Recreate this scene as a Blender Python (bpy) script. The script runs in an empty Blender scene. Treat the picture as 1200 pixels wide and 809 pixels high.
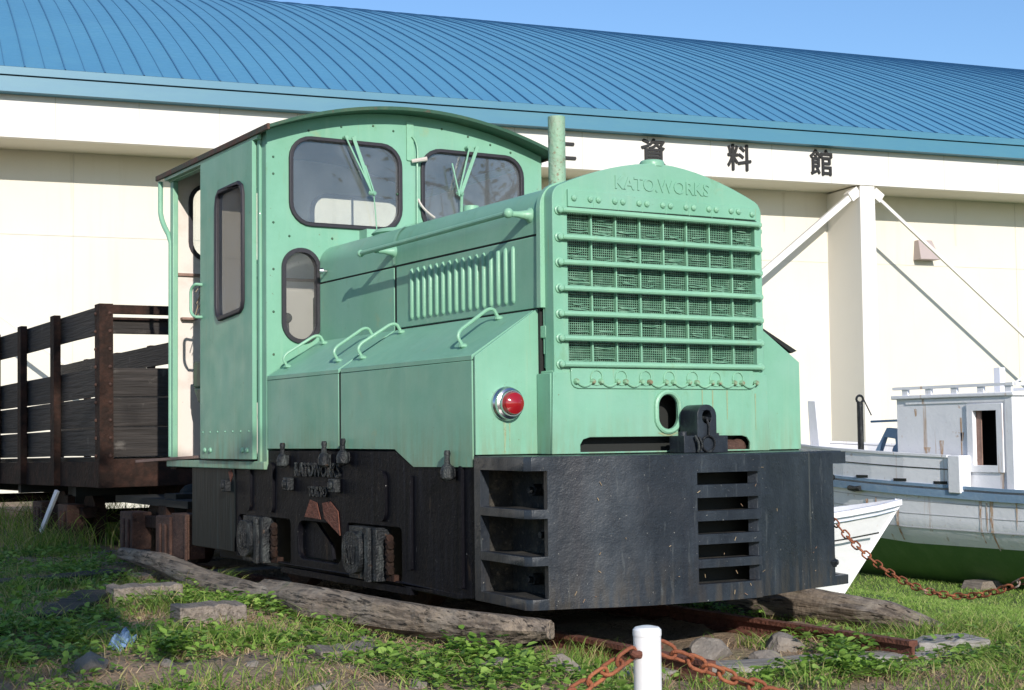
import bpy, bmesh, math, random
import numpy as np
from mathutils import Vector, Matrix
from mathutils.geometry import tessellate_polygon
random.seed(7)
C = bpy.context.scene.collection
PI = math.pi
# ------------------------------------------------------------------ camera, world, sun
cam = bpy.data.objects.new("camera", bpy.data.cameras.new("camera")); C.objects.link(cam)
cam.data.sensor_width = 36; cam.data.lens = 54.15; cam.data.clip_start = 0.05; cam.data.clip_end = 3000
cam.matrix_world = Matrix(((0.8580, -0.0209, -0.5132, -3.333), (-0.5136, -0.0575, -0.8561, -4.259),
                           (-0.0117, 0.9981, -0.0600, 0.700), (0, 0, 0, 1)))
bpy.context.scene.camera = cam
SUN = Vector((-0.25, -0.895, 0.375)).normalized()
world = bpy.data.worlds.new("World"); bpy.context.scene.world = world; world.use_nodes = True
wn = world.node_tree; sky = wn.nodes.new("ShaderNodeTexSky"); sky.sky_type = 'NISHITA'; sky.sun_disc = False
sky.sun_elevation = math.asin(SUN.z); sky.sun_rotation = math.atan2(SUN.x, SUN.y) % (2*PI)
sky.air_density = 1.0; sky.dust_density = 0.4; sky.ozone_density = 5.0
bg = wn.nodes['Background']; bg.inputs[1].default_value = 0.145; wn.links.new(sky.outputs[0], bg.inputs[0])
sun = bpy.data.objects.new("sun", bpy.data.lights.new("sun", 'SUN')); C.objects.link(sun)
sun.data.energy = 4.1; sun.data.angle = math.radians(0.5); sun.data.color = (1.0, 0.94, 0.85)
sun.rotation_euler = SUN.to_track_quat('Z', 'Y').to_euler()
vs = bpy.context.scene.view_settings
vs.view_transform = 'Standard'; vs.look = 'None'; vs.exposure = 0.18; vs.gamma = 1.0; vs.use_curve_mapping = False

# ------------------------------------------------------------------ materials
def mat(name, base, rough=0.5, metal=0.0, layers=(), bump=(), spec=0.5, rvar=0.0, wave=None, coat=0.0):
    """layers: (kind, scale xyz, lo, hi, colour, strength); bump: (scale, strength)"""
    m = bpy.data.materials.new(name); m.use_nodes = True; nt = m.node_tree; N = nt.nodes; L = nt.links
    b = N['Principled BSDF']; b.inputs['Roughness'].default_value = rough; b.inputs['Metallic'].default_value = metal
    b.inputs['Specular IOR Level'].default_value = spec; b.inputs['Coat Weight'].default_value = coat
    tc = N.new('ShaderNodeTexCoord')
    col = N.new('ShaderNodeRGB'); col.outputs[0].default_value = (*base, 1); cur = col.outputs[0]
    seed = 0
    for (kind, sc, lo, hi, c2, st) in layers:
        zr = None
        if kind == 'z': zr = sc; sc = (30, 30, 5)
        mp = N.new('ShaderNodeMapping'); L.new(tc.outputs['Object'], mp.inputs[0])
        mp.inputs['Scale'].default_value = sc if isinstance(sc, tuple) else (sc, sc, sc)
        seed += 3.7; mp.inputs['Location'].default_value = (seed, seed*.7, seed*.3)
        if kind == 'vor':
            t = N.new('ShaderNodeTexVoronoi'); L.new(mp.outputs[0], t.inputs[0]); src = t.outputs['Distance']
        elif kind == 'cell':
            t = N.new('ShaderNodeTexVoronoi'); L.new(mp.outputs[0], t.inputs[0]); src = t.outputs['Color']
        else:
            t = N.new('ShaderNodeTexNoise'); t.inputs['Scale'].default_value = 1; t.inputs['Detail'].default_value = 6
            t.inputs['Roughness'].default_value = 0.62; L.new(mp.outputs[0], t.inputs[0]); src = t.outputs[0]
        r = N.new('ShaderNodeMapRange'); r.inputs[1].default_value = lo; r.inputs[2].default_value = hi
        r.inputs[3].default_value = 0; r.inputs[4].default_value = st; L.new(src, r.inputs[0])
        fac = r.outputs[0]
        if zr:
            sp = N.new('ShaderNodeSeparateXYZ'); L.new(tc.outputs['Object'], sp.inputs[0]); zz = N.new('ShaderNodeMapRange'); L.new(sp.outputs[2], zz.inputs[0])
            zz.inputs[1].default_value = zr[0]; zz.inputs[2].default_value = zr[1]; zz.inputs[3].default_value = 1; zz.inputs[4].default_value = 0
            ml = N.new('ShaderNodeMath'); ml.operation = 'MULTIPLY'; L.new(fac, ml.inputs[0]); L.new(zz.outputs[0], ml.inputs[1]); fac = ml.outputs[0]
        mx = N.new('ShaderNodeMix'); mx.data_type = 'RGBA'; L.new(fac, mx.inputs[0]); L.new(cur, mx.inputs[6])
        mx.inputs[7].default_value = (*c2, 1); cur = mx.outputs[2]
    L.new(cur, b.inputs['Base Color'])
    if rvar:
        t = N.new('ShaderNodeTexNoise'); t.inputs['Scale'].default_value = 9; t.inputs['Detail'].default_value = 5; L.new(tc.outputs['Object'], t.inputs[0])
        r = N.new('ShaderNodeMapRange'); r.inputs[1].default_value = .3; r.inputs[2].default_value = .7
        r.inputs[3].default_value = max(0.05, rough-rvar); r.inputs[4].default_value = rough+rvar
        L.new(t.outputs[0], r.inputs[0]); L.new(r.outputs[0], b.inputs['Roughness'])
    prev = None
    for (sc, st) in bump:
        mp = N.new('ShaderNodeMapping'); L.new(tc.outputs['Object'], mp.inputs[0])
        mp.inputs['Scale'].default_value = sc if isinstance(sc, tuple) else (sc, sc, sc)
        t = N.new('ShaderNodeTexNoise'); t.inputs['Scale'].default_value = 1; t.inputs['Detail'].default_value = 4; L.new(mp.outputs[0], t.inputs[0])
        bp = N.new('ShaderNodeBump'); bp.inputs['Strength'].default_value = st; bp.inputs['Distance'].default_value = 0.02
        L.new(t.outputs[0], bp.inputs['Height'])
        if prev: L.new(prev, bp.inputs['Normal'])
        prev = bp.outputs[0]
    if prev: L.new(prev, b.inputs['Normal'])
    return m

RUST = (0.16, 0.055, 0.022)
M = {}
M['green'] = mat('green_paint', (0.215, 0.445, 0.325), .46, spec=.22, layers=[
    ('n', 3.0, .35, .65, (0.175, 0.385, 0.27), .9), ('n', 1.3, .5, .7, (0.25, 0.44, 0.36), .6), ('z', (.60, .80), .35, .6, (0.20, 0.24, 0.15), .65), ('n', (26, 26, 1.0), .54, .74, (0.27, 0.455, 0.33), .5),
    ('n', (80, 80, 1.6), .655, .75, (0.30, 0.28, 0.13), .7), ('n', (13, 13, 7), .62, .72, (0.17, 0.33, 0.20), .55),
    ('n', 75, .685, .73, (0.15, 0.07, 0.035), .85), ('n', 6, .64, .74, (0.30, 0.38, 0.22), .6), ('n', 260, .62, .72, (0.15, 0.30, 0.20), .45), ('n', 190, .68, .72, (0.40, 0.60, 0.48), .5)],
    bump=[(2.4, .22), (9, .05), (90, .03)], rvar=.10, coat=.03)
M['green_trim'] = mat('green_trim_paint', (0.225, 0.455, 0.32), .42, layers=[
    ('n', 8, .45, .7, (0.27, 0.52, 0.35), .7), ('n', 60, .66, .76, RUST, .6), ('n', (30, 30, 3), .6, .75, (0.24, 0.30, 0.15), .4)],
    bump=[(90, .08)], rvar=.1)
M['green_roof'] = mat('dark_green_roof_paint', (0.028, 0.088, 0.05), .5, layers=[
    ('n', 6, .5, .7, (0.10, 0.12, 0.06), .8), ('n', 30, .58, .7, (0.10, 0.05, 0.03), .9)], bump=[(30, .1)])
M['roof_edge'] = mat('rusty_roof_edge', (0.05, 0.06, 0.04), .7, layers=[('n', 14, .4, .6, (0.10, 0.04, 0.025), .9)], bump=[(60, .3)])
M['hole'] = mat('dark_steel_and_shade', (0.012, 0.014, 0.013), .8)  # near-black: dark steel parts, also shade put into gaps and openings
M['black'] = mat('black_frame_paint', (0.0035, 0.0035, 0.006), .55, spec=.12, layers=[
    ('n', (30, 30, 2.5), .5, .72, (0.014, 0.015, 0.022), .85), ('n', (18, 18, 6), .62, .72, (0.055, 0.038, 0.026), .6), ('n', 95, .70, .72, (0.42, 0.41, 0.40), .75),
    ('n', (70, 70, 8), .68, .72, (0.13, 0.13, 0.14), .7), ('n', 230, .66, .70, (0.08, 0.08, 0.085), .6)], bump=[(9, .15), (60, .10), (200, .1)])
M['black_front'] = mat('blue_black_buffer_paint', (0.015, 0.019, 0.027), .36, spec=.4, layers=[
    ('n', (6, 6, 2.2), .45, .68, (0.036, 0.045, 0.058), .8), ('z', (.12, .30), .45, .6, (0.07, 0.058, 0.045), .6), ('n', (12, 12, .9), .56, .72, (0.012, 0.014, 0.022), .85), ('n', (60, 60, 7), .62, .72, (0.085, 0.095, 0.10), .55),
    ('n', (34, 34, .8), .66, .74, (0.13, 0.13, 0.11), .5), ('n', 105, .695, .715, (0.50, 0.48, 0.42), .8), ('n', 240, .64, .70, (0.13, 0.14, 0.15), .6), ('n', 16, .69, .8, (0.13, 0.10, 0.07), .5)],  # upright streaks: worn paint, plus highlights of the curved face put into the colour
    bump=[((5, 5, 1.6), .22), (30, .10), (160, .08)], rvar=.12)
M['teal_worn'] = mat('worn_bluish_frame_paint', (0.004, 0.008, 0.010), .55, spec=.2, layers=[
    ('n', (34, 34, 1.6), .52, .72, (0.022, 0.045, 0.052), .8), ('n', (60, 60, 4), .66, .72, (0.10, 0.12, 0.11), .5)], bump=[((40, 40, 6), .12)])
M['dust'] = mat('dusty_black_steel', (0.02, 0.02, 0.02), .8, layers=[('n', 12, .48, .68, (0.08, 0.068, 0.05), .9), ('n', 60, .6, .7, (0.18, 0.15, 0.11), .6)], bump=[(60, .4)])
M['greasy'] = mat('greasy_axlebox_steel', (0.012, 0.014, 0.017), .5, spec=.3, layers=[
    ('n', (30, 30, 8), .5, .7, (0.07, 0.08, 0.08), .85), ('n', 22, .62, .72, (0.13, 0.07, 0.04), .7)], bump=[(30, .4), (120, .3)], rvar=.1)
M['rubber'] = mat('grey_black_rubber', (0.022, 0.020, 0.028), .55, bump=[(60, .1)])
M['cream'] = mat('cream_interior_paint', (0.76, 0.69, 0.64), .5, layers=[('n', 5, .5, .75, (0.45, 0.36, 0.30), .5), ('n', 40, .68, .75, RUST, .6)])
M['steel'] = mat('brushed_chrome', (0.62, 0.60, 0.62), .22, 1.0, layers=[('n', 40, .55, .7, (0.25, 0.2, 0.2), .6)])
M['rust'] = mat('rusty_steel', (0.085, 0.042, 0.030), .85, layers=[('n', 14, .35, .6, (0.05, 0.026, 0.020), .9), ('n', 50, .55, .7, (0.14, 0.07, 0.045), .7)], bump=[(50, .5), (160, .3)])
M['rust_red'] = mat('red_rust', (0.17, 0.062, 0.04), .9, layers=[('n', 20, .4, .65, (0.10, 0.035, 0.022), .9)], bump=[(70, .5)])
M['rust_dark'] = mat('dark_brown_rusted_steel', (0.022, 0.013, 0.010), .8, spec=.2, layers=[('n', 9, .45, .7, (0.07, 0.032, 0.022), .8)], bump=[(40, .4)])
M['chain'] = mat('rusted_galvanised_chain', (0.34, 0.115, 0.05), .75, layers=[('n', 8, .42, .52, (0.23, 0.07, 0.032), .9), ('n', 5.5, .60, .66, (0.45, 0.43, 0.40), .9)], bump=[(200, .4)])
M['woodgrey'] = mat('weathered_grey_timber', (0.27, 0.225, 0.19), .9, layers=[
    ('n', (60, 4, 60), .4, .65, (0.13, 0.11, 0.095), .85), ('n', 6, .5, .7, (0.20, 0.155, 0.12), .7), ('n', (90, 8, 90), .6, .7, (0.05, 0.04, 0.035), .9)],
    bump=[((70, 5, 70), .9), (20, .4)])
M['logwood'] = mat('weathered_round_log', (0.26, 0.205, 0.155), .9, layers=[
    ('n', (40, 3, 40), .42, .62, (0.085, 0.065, 0.05), .9), ('n', 5, .5, .7, (0.33, 0.29, 0.245), .7), ('n', (70, 5, 70), .56, .62, (0.022, 0.017, 0.013), .95), ('n', 120, .6, .7, (0.42, 0.38, 0.33), .5),
    ('n', 7, .62, .7, (0.08, 0.10, 0.035), .5)], bump=[((50, 4, 50), 1.0), (14, .6)])
M['sleeper'] = mat('pale_sleeper_timber', (0.34, 0.32, 0.30), .9, layers=[
    ('n', (4, 60, 60), .4, .65, (0.18, 0.16, 0.14), .85), ('n', (6, 90, 90), .6, .68, (0.05, 0.04, 0.035), .9), ('n', 6, .55, .7, (0.22, 0.17, 0.13), .6)],
    bump=[((5, 70, 70), .9)])
M['darkwood'] = mat('creosoted_wagon_plank', (0.018, 0.016, 0.015), .75, layers=[
    ('n', (50, 2.5, 50), .5, .7, (0.036, 0.029, 0.026), .9), ('n', 7, .62, .75, (0.13, 0.12, 0.115), .5)], bump=[((60, 3, 60), .6)])
M['darkwood_end'] = mat('creosoted_end_plank', (0.022, 0.018, 0.016), .75, layers=[
    ('n', (2.5, 50, 50), .5, .7, (0.045, 0.037, 0.033), .9), ('n', 9, .6, .72, (0.16, 0.145, 0.13), .55)], bump=[((3, 60, 60), .6)])
M['wall'] = mat('cream_wall_render', (0.715, 0.675, 0.585), .85, layers=[('n', .7, .4, .7, (0.68, 0.63, 0.53), .6), ('n', (5, 5, .3), .58, .8, (0.60, 0.55, 0.45), .45), ('n', 24, .6, .75, (0.64, 0.60, 0.51), .5)], bump=[(30, .04)])
M['fascia'] = mat('white_fascia_panel', (0.76, 0.725, 0.68), .7, layers=[('n', 1.1, .4, .7, (0.71, 0.675, 0.63), .5), ('n', (4, 4, .4), .6, .8, (0.70, 0.67, 0.61), .3)])
M['joint'] = mat('panel_joint', (0.60, 0.57, 0.50), .9)
M['roofblue'] = mat('blue_roof_sheet', (0.095, 0.285, 0.445), .42, layers=[('n', .35, .35, .7, (0.085, 0.255, 0.41), .8), ('n', (1.2, 1.2, 1.2), .5, .8, (0.12, 0.32, 0.45), .6), ('n', (7, 7, 1), .6, .75, (0.14, 0.30, 0.38), .4)], rvar=.08)
M['seam'] = mat('blue_roof_seam', (0.06, 0.18, 0.32), .55)
M['rooftrim'] = mat('blue_eaves_trim', (0.062, 0.205, 0.30), .45, layers=[('n', (1.5, 1.5, 6), .45, .7, (0.08, 0.23, 0.30), .6)])
M['ink'] = mat('black_sign_lettering', (0.012, 0.011, 0.011), .6)
M['vent'] = mat('grey_pink_vent_hood', (0.42, 0.35, 0.345), .6)
M['boatwhite'] = mat('flaking_white_boat_paint', (0.82, 0.82, 0.85), .65, layers=[
    ('n', 2.5, .45, .7, (0.74, 0.74, 0.78), .7), ('n', 11, .64, .74, (0.50, 0.34, 0.24), .7), ('n', (9, 9, .6), .62, .70, (0.45, 0.27, 0.14), .8), ('n', 45, .68, .74, (0.28, 0.28, 0.30), .6)], bump=[(20, .15)])
M['boatblue'] = mat('faded_blue_boat_paint', (0.20, 0.31, 0.44), .65, layers=[('n', 6, .5, .7, (0.30, 0.40, 0.50), .7), ('n', 14, .62, .7, (0.30, 0.27, 0.24), .6)], bump=[(25, .2)])
M['boatgreen'] = mat('green_antifouling_paint', (0.09, 0.19, 0.05), .7, layers=[('n', 5, .45, .7, (0.13, 0.23, 0.07), .7), ('n', 30, .6, .7, (0.16, 0.2, 0.12), .5)], bump=[(25, .2)])
M['boatdeck'] = mat('weathered_deck_boards', (0.40, 0.38, 0.35), .85, layers=[('n', (4, 30, 30), .5, .7, (0.25, 0.23, 0.21), .8)])
M['white'] = mat('white_post_paint', (0.80, 0.80, 0.82), .35, layers=[('n', 9, .55, .75, (0.70, 0.69, 0.68), .5), ('n', 60, .68, .74, (0.30, 0.2, 0.15), .4)], bump=[(60, .04)])
M['stone'] = mat('rough_grey_stone', (0.26, 0.22, 0.185), .9, layers=[('n', 9, .4, .65, (0.15, 0.135, 0.12), .8), ('n', 40, .55, .7, (0.32, 0.29, 0.25), .6)], bump=[(14, .6), (70, .4)])
M['bluecloth'] = mat('pale_blue_plastic', (0.16, 0.27, 0.45), .55, layers=[('n', 30, .5, .65, (0.28, 0.38, 0.52), .7)], bump=[(40, .6)])
M['seatmat'] = mat('cab_seat_vinyl', (0.55, 0.50, 0.46), .5)
M['brownboard'] = mat('pink_brown_board', (0.30, 0.19, 0.155), .8, layers=[('n', 12, .45, .7, (0.20, 0.12, 0.09), .8)], bump=[(30, .3)])
M['bark'] = mat('tree_bark', (0.10, 0.08, 0.06), .9, bump=[(12, .8)])

def island_mat(name, cols, rough=.6, trans=.25, spec=.3):
    m = bpy.data.materials.new(name); m.use_nodes = True; nt = m.node_tree; N = nt.nodes; L = nt.links
    b = N['Principled BSDF']; b.inputs['Roughness'].default_value = rough; b.inputs['Specular IOR Level'].default_value = spec
    g = N.new('ShaderNodeNewGeometry'); r = N.new('ShaderNodeValToRGB')
    els = r.color_ramp.elements
    while len(els) < len(cols): els.new(0.5)
    for i, (p, c) in enumerate(cols): els[i].position = p; els[i].color = (*c, 1)
    L.new(g.outputs['Random Per Island'], r.inputs[0]); L.new(r.outputs[0], b.inputs['Base Color'])
    t = N.new('ShaderNodeBsdfTranslucent'); L.new(r.outputs[0], t.inputs[0])
    mx = N.new('ShaderNodeMixShader'); mx.inputs[0].default_value = trans
    L.new(b.outputs[0], mx.inputs[1]); L.new(t.outputs[0], mx.inputs[2]); L.new(mx.outputs[0], N['Material Output'].inputs[0])
    return m
M['grass'] = island_mat('grass_blades', trans=.35, cols=[(0, (0.08, 0.16, 0.025)), (.35, (0.17, 0.29, 0.045)), (.66, (0.28, 0.40, 0.08)), (.82, (0.40, 0.40, 0.14)), (1, (0.55, 0.42, 0.23))])
M['lawn'] = island_mat('mown_lawn_blades', trans=.4, cols=[(0, (0.14, 0.25, 0.04)), (.4, (0.28, 0.44, 0.08)), (.8, (0.38, 0.54, 0.13)), (1, (0.50, 0.48, 0.20))])
M['weed'] = island_mat('weed_leaves', rough=.5, trans=.35, cols=[(0, (0.09, 0.19, 0.03)), (.5, (0.22, 0.38, 0.06)), (1, (0.36, 0.52, 0.12))])
M['straw'] = island_mat('dry_straw', [(0, (0.34, 0.23, 0.13)), (.5, (0.52, 0.40, 0.25)), (1, (0.26, 0.15, 0.10))], .8, .1)
M['leaf'] = island_mat('tree_leaves', [(0, (0.03, 0.07, 0.015)), (1, (0.09, 0.16, 0.035))])

def glass_mat(name, tint, dust, dustcol, ior=1.75):
    m = bpy.data.materials.new(name); m.use_nodes = True; nt = m.node_tree; N = nt.nodes; L = nt.links
    N.remove(N['Principled BSDF'])
    tr = N.new('ShaderNodeBsdfTransparent'); tr.inputs[0].default_value = (*tint, 1)
    gl = N.new('ShaderNodeBsdfGlossy'); gl.inputs['Roughness'].default_value = 0.015
    fr = N.new('ShaderNodeFresnel'); fr.inputs[0].default_value = ior
    mx = N.new('ShaderNodeMixShader'); L.new(fr.outputs[0], mx.inputs[0]); L.new(tr.outputs[0], mx.inputs[1]); L.new(gl.outputs[0], mx.inputs[2])
    df = N.new('ShaderNodeBsdfDiffuse'); df.inputs[0].default_value = (*dustcol, 1)
    tc = N.new('ShaderNodeTexCoord'); nz = N.new('ShaderNodeTexNoise'); nz.inputs['Scale'].default_value = 7; nz.inputs['Detail'].default_value = 6
    L.new(tc.outputs['Object'], nz.inputs[0]); r = N.new('ShaderNodeMapRange'); r.inputs[1].default_value = .35; r.inputs[2].default_value = .75
    r.inputs[3].default_value = dust*.7; r.inputs[4].default_value = dust*1.5; L.new(nz.outputs[0], r.inputs[0])
    m2 = N.new('ShaderNodeMixShader'); L.new(r.outputs[0], m2.inputs[0]); L.new(mx.outputs[0], m2.inputs[1]); L.new(df.outputs[0], m2.inputs[2])
    L.new(m2.outputs[0], N['Material Output'].inputs[0]); return m
M['glass'] = glass_mat('dusty_sky_tinted_glass', (.92, .94, .93), .11, (.40, .44, .50))  # bluish film: dust, with the sky's reflection put into its colour
M['sideglass'] = glass_mat('side_window_glass', (.96, .97, .97), .05, (.50, .50, .50), 1.3)
m = mat('red_lens', (0.30, 0.008, 0.012), .08); m.node_tree.nodes['Principled BSDF'].inputs['Coat Weight'].default_value = .6; M['lens'] = m

# ------------------------------------------------------------------ mesh helpers
class MB:
    def __init__(s): s.v = []; s.f = []
    def add(s, vs_, fs):
        o = len(s.v); s.v += [tuple(v) for v in vs_]; s.f += [tuple(i+o for i in f) for f in fs]; return s
    def hexa(s, p):  # 8 points: bottom 4 ccw, top 4 ccw
        return s.add(p, [(3,2,1,0), (4,5,6,7), (0,1,5,4), (1,2,6,5), (2,3,7,6), (3,0,4,7)])
    def box(s, x0, x1, y0, y1, z0, z1):
        return s.hexa([(x0,y0,z0),(x1,y0,z0),(x1,y1,z0),(x0,y1,z0),(x0,y0,z1),(x1,y0,z1),(x1,y1,z1),(x0,y1,z1)])
    def bar(s, p0, p1, w, h, up=(0,0,1)):
        p0 = Vector(p0); p1 = Vector(p1); d = (p1-p0).normalized(); u = Vector(up)
        r = d.cross(u); 
        if r.length < 1e-4: r = d.cross(Vector((1,0,0)))
        r.normalize(); u = r.cross(d); r = r*w/2; u = u*h/2
        return s.hexa([p0-r-u, p0+r-u, p1+r-u, p1-r-u, p0-r+u, p0+r+u, p1+r+u, p1-r+u])
    def sheet(s, loops, plane, a, b):
        """2D loops (outer + holes) extruded between a and b along the missing axis"""
        def P(q, w):
            return {'xz': (q[0], w, q[1]), 'yz': (w, q[0], q[1]), 'xy': (q[0], q[1], w)}[plane]
        flat = [q for l in loops for q in l]; n = len(flat)
        tri = tessellate_polygon([[Vector((q[0], q[1], 0)) for q in l] for l in loops])
        vs_ = [P(q, a) for q in flat] + [P(q, b) for q in flat]; fs = []
        flip = (plane == 'xz') != (b < a)
        for t in tri:
            A, B, D = [Vector(flat[i]) for i in t]
            cr = (B-A).cross(D-A) if False else (B.x-A.x)*(D.y-A.y)-(B.y-A.y)*(D.x-A.x)
            t = t if cr > 0 else (t[0], t[2], t[1])
            fs.append(tuple(i+n for i in t)); fs.append((t[2], t[1], t[0]))
        k = 0
        for li, l in enumerate(loops):
            m_ = len(l); ar = sum(l[i][0]*l[(i+1) % m_][1]-l[(i+1) % m_][0]*l[i][1] for i in range(m_))
            for i in range(m_):
                j = (i+1) % m_; q = (k+i, k+j, k+j+n, k+i+n)
                if (ar > 0) != (li == 0): q = q[::-1]
                fs.append(q)
            k += m_
        if flip: fs = [f[::-1] for f in fs]
        return s.add(vs_, fs)
    def tube(s, pts, r, n=8, closed=False, cap=True):
        pts = [Vector(p) for p in pts]; m_ = len(pts); rs = r if isinstance(r, (list, tuple)) else [r]*m_
        vs_ = []; prev = None
        for i, p in enumerate(pts):
            if closed: d = pts[(i+1) % m_]-pts[i-1]
            else: d = pts[min(i+1, m_-1)]-pts[max(i-1, 0)]
            d.normalize()
            if prev is None:
                u = d.orthogonal().normalized()
            else:
                u = (prev-d*prev.dot(d)).normalized()
            prev = u; w = d.cross(u)
            for k in range(n):
                a = 2*PI*k/n; vs_.append(p+(u*math.cos(a)+w*math.sin(a))*rs[i])
        fs = []
        for i in range(m_ if closed else m_-1):
            j = (i+1) % m_
            for k in range(n):
                l = (k+1) % n; fs.append((i*n+k, i*n+l, j*n+l, j*n+k))
        if cap and not closed:
            fs.append(tuple(range(n))[::-1]); fs.append(tuple((m_-1)*n+k for k in range(n)))
        return s.add(vs_, fs)
    def cyl(s, p0, p1, r0, r1=None, n=16): return s.tube([p0, p1], [r0, r0 if r1 is None else r1], n)
    def lathe(s, o, ax, prof, n=20):
        o = Vector(o); ax = Vector(ax).normalized()
        return s.tube_l([o+ax*h for r, h in prof], [max(r, 1e-4) for r, h in prof], ax, n)
    def tube_l(s, pts, rs, ax, n):
        u = ax.orthogonal().normalized(); w = ax.cross(u); vs_ = []
        for p, r in zip(pts, rs):
            for k in range(n):
                a = 2*PI*k/n; vs_.append(p+(u*math.cos(a)+w*math.sin(a))*r)
        fs = [(i*n+k, i*n+(k+1) % n, (i+1)*n+(k+1) % n, (i+1)*n+k) for i in range(len(pts)-1) for k in range(n)]
        fs.append(tuple(range(n))[::-1]); fs.append(tuple((len(pts)-1)*n+k for k in range(n)))
        return s.add(vs_, fs)
    def ball(s, c, r, n=12, sq=(1,1,1)):
        c = Vector(c); vs_ = []; h = n//2
        for i in range(h+1):
            t = PI*i/h
            for k in range(n):
                a = 2*PI*k/n; vs_.append(c+Vector((math.sin(t)*math.cos(a)*sq[0], math.sin(t)*math.sin(a)*sq[1], math.cos(t)*sq[2]))*r)
        fs = [(i*n+k, (i+1)*n+k, (i+1)*n+(k+1) % n, i*n+(k+1) % n) for i in range(h) for k in range(n)]
        return s.add(vs_, fs)
    def build(s, name, material, parent=None, bevel=0, smooth=35, label=None, seg=2):
        me = bpy.data.meshes.new(name); root = parent
        while root is not None and root.parent is not None: root = root.parent
        o3 = Vector((0,0,0)) if root is None else Vector(root['origin3'])
        me.from_pydata([(v[0]-o3.x, v[1]-o3.y, v[2]-o3.z) for v in s.v], [], s.f)
        me.validate(); me.materials.append(material if not isinstance(material, str) else M[material])
        if smooth:
            me.polygons.foreach_set('use_smooth', [True]*len(me.polygons)); me.set_sharp_from_angle(angle=math.radians(smooth))
        o = bpy.data.objects.new(name, me); C.objects.link(o)
        if parent is not None: o.parent = parent
        if label: o['label'] = label
        if bevel:
            b = o.modifiers.new('bevel', 'BEVEL'); b.width = bevel; b.segments = seg; b.limit_method = 'ANGLE'; b.angle_limit = math.radians(40)
        return o
def split_build(mb, name, material, parent, **kw):
    """one object per separate piece"""
    p = list(range(len(mb.v)))
    def find(a):
        while p[a] != a: p[a] = p[p[a]]; a = p[a]
        return a
    for f in mb.f:
        for a in f[1:]: p[find(a)] = find(f[0])
    groups = {}
    for f in mb.f: groups.setdefault(find(f[0]), []).append(f)
    out = []
    for fs in groups.values():
        used = sorted({a for f in fs for a in f}); mp = {a: j for j, a in enumerate(used)}
        m2 = MB(); m2.add([mb.v[a] for a in used], [tuple(mp[a] for a in f) for f in fs]); out.append(m2.build(name, material, parent, **kw))
    return out
def thing(name, label, cat, loc=(0,0,0), group=None):
    o = bpy.data.objects.new(name, None); C.objects.link(o); o.location = loc; o.empty_display_size = .2
    o['label'] = label; o['category'] = cat; o['origin3'] = list(loc)
    if group: o['group'] = group
    return o
def tag(o, label, cat, group=None, kind=None):
    o['label'] = label; o['category'] = cat
    if group: o['group'] = group
    if kind: o['kind'] = kind
    return o
def single(mb, name, material, label, cat, loc, group=None, **kw):
    """a thing that is one mesh: vertices given in world space, origin moved to its base"""
    o = mb.build(name, material, **kw)
    l = Vector(loc); o.data.transform(Matrix.Translation(-l)); o.location = l
    return tag(o, label, cat, group)
def rr(x0, x1, z0, z1, r, n=6):
    p = []
    for cx, cz, a0 in ((x1-r, z1-r, 0), (x0+r, z1-r, 90), (x0+r, z0+r, 180), (x1-r, z0+r, 270)):
        for i in range(n+1):
            a = math.radians(a0+90*i/n); p.append((cx+r*math.cos(a), cz+r*math.sin(a)))
    return p
def text_mesh(txt, size, extrude, bold=0.0, spacing=1.0):
    cu = bpy.data.curves.new('lettering', 'FONT'); cu.body = txt; cu.size = size; cu.extrude = extrude; cu.offset = bold
    cu.align_x = 'CENTER'; cu.align_y = 'CENTER'; cu.space_character = spacing; cu.resolution_u = 3
    o = bpy.data.objects.new('lettering', cu); C.objects.link(o); bpy.context.view_layer.update()
    me = bpy.data.meshes.new_from_object(o.evaluated_get(bpy.context.evaluated_depsgraph_get()))
    v = [tuple(x.co) for x in me.vertices]; f = [tuple(p.vertices) for p in me.polygons]
    bpy.data.objects.remove(o); bpy.data.curves.remove(cu); bpy.data.meshes.remove(me)
    return v, f
def add_text(mb, txt, size, extrude, c, right, up, bold=0.0, spacing=1.0, sx=1.0, sy=1.0):
    v, f = text_mesh(txt, size, extrude, bold, spacing); c = Vector(c); r = Vector(right).normalized(); u = Vector(up).normalized(); n = r.cross(u)
    mb.add([c+r*p[0]*sx+u*p[1]*sy+n*p[2] for p in v], f)
def arc(p0, p1, p2, n=6):  # quadratic bezier
    p0, p1, p2 = Vector(p0), Vector(p1), Vector(p2)
    return [p0*(1-t)**2+p1*2*t*(1-t)+p2*t*t for t in [i/n for i in range(n+1)]]

# ------------------------------------------------------------------ ground
def sm(t): t = np.clip(t, 0, 1); return t*t*(3-2*t)
def gz(x, y):
    x = np.asarray(x, float); y = np.asarray(y, float)
    z = -0.30*sm((x-1.15)/1.6) - 0.10*sm((x-2.4)/1.4) - 0.48*sm((x-3.6)/4.5)
    u = (x+3.333)*0.5132+(y+4.259)*0.8561          # the bank falls away towards the viewer's side
    z = z - 0.065*sm((x+1.05)/.5)*sm((5-y)/3) - 0.34*sm((4.45-u)/1.2) 
    near = np.exp(-((x)**2+(y-2)**2)/60)
    z = z + near*(0.018*np.sin(x*5.1+y*2.3)*np.cos(y*4.7-x*1.3)+0.012*np.sin(x*11+1.3)*np.sin(y*9.7+.4))
    z = z + 0.05*np.exp(-((x+1.9)**2+(y-1.6)**2)/1.0)
    return z
def gzf(x, y): return float(gz(x, y))
def axis_pts(a, b, fa, fb, st, far):
    c = list(np.arange(a, b, st)); s_ = st; p = a; lo = []
    while p > -far: s_ *= 1.25; p -= s_; lo.append(p)
    s_ = st; p = c[-1]; hi = []
    while p < far: s_ *= 1.25; p += s_; hi.append(p)
    return np.array(lo[::-1]+c+hi)
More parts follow.
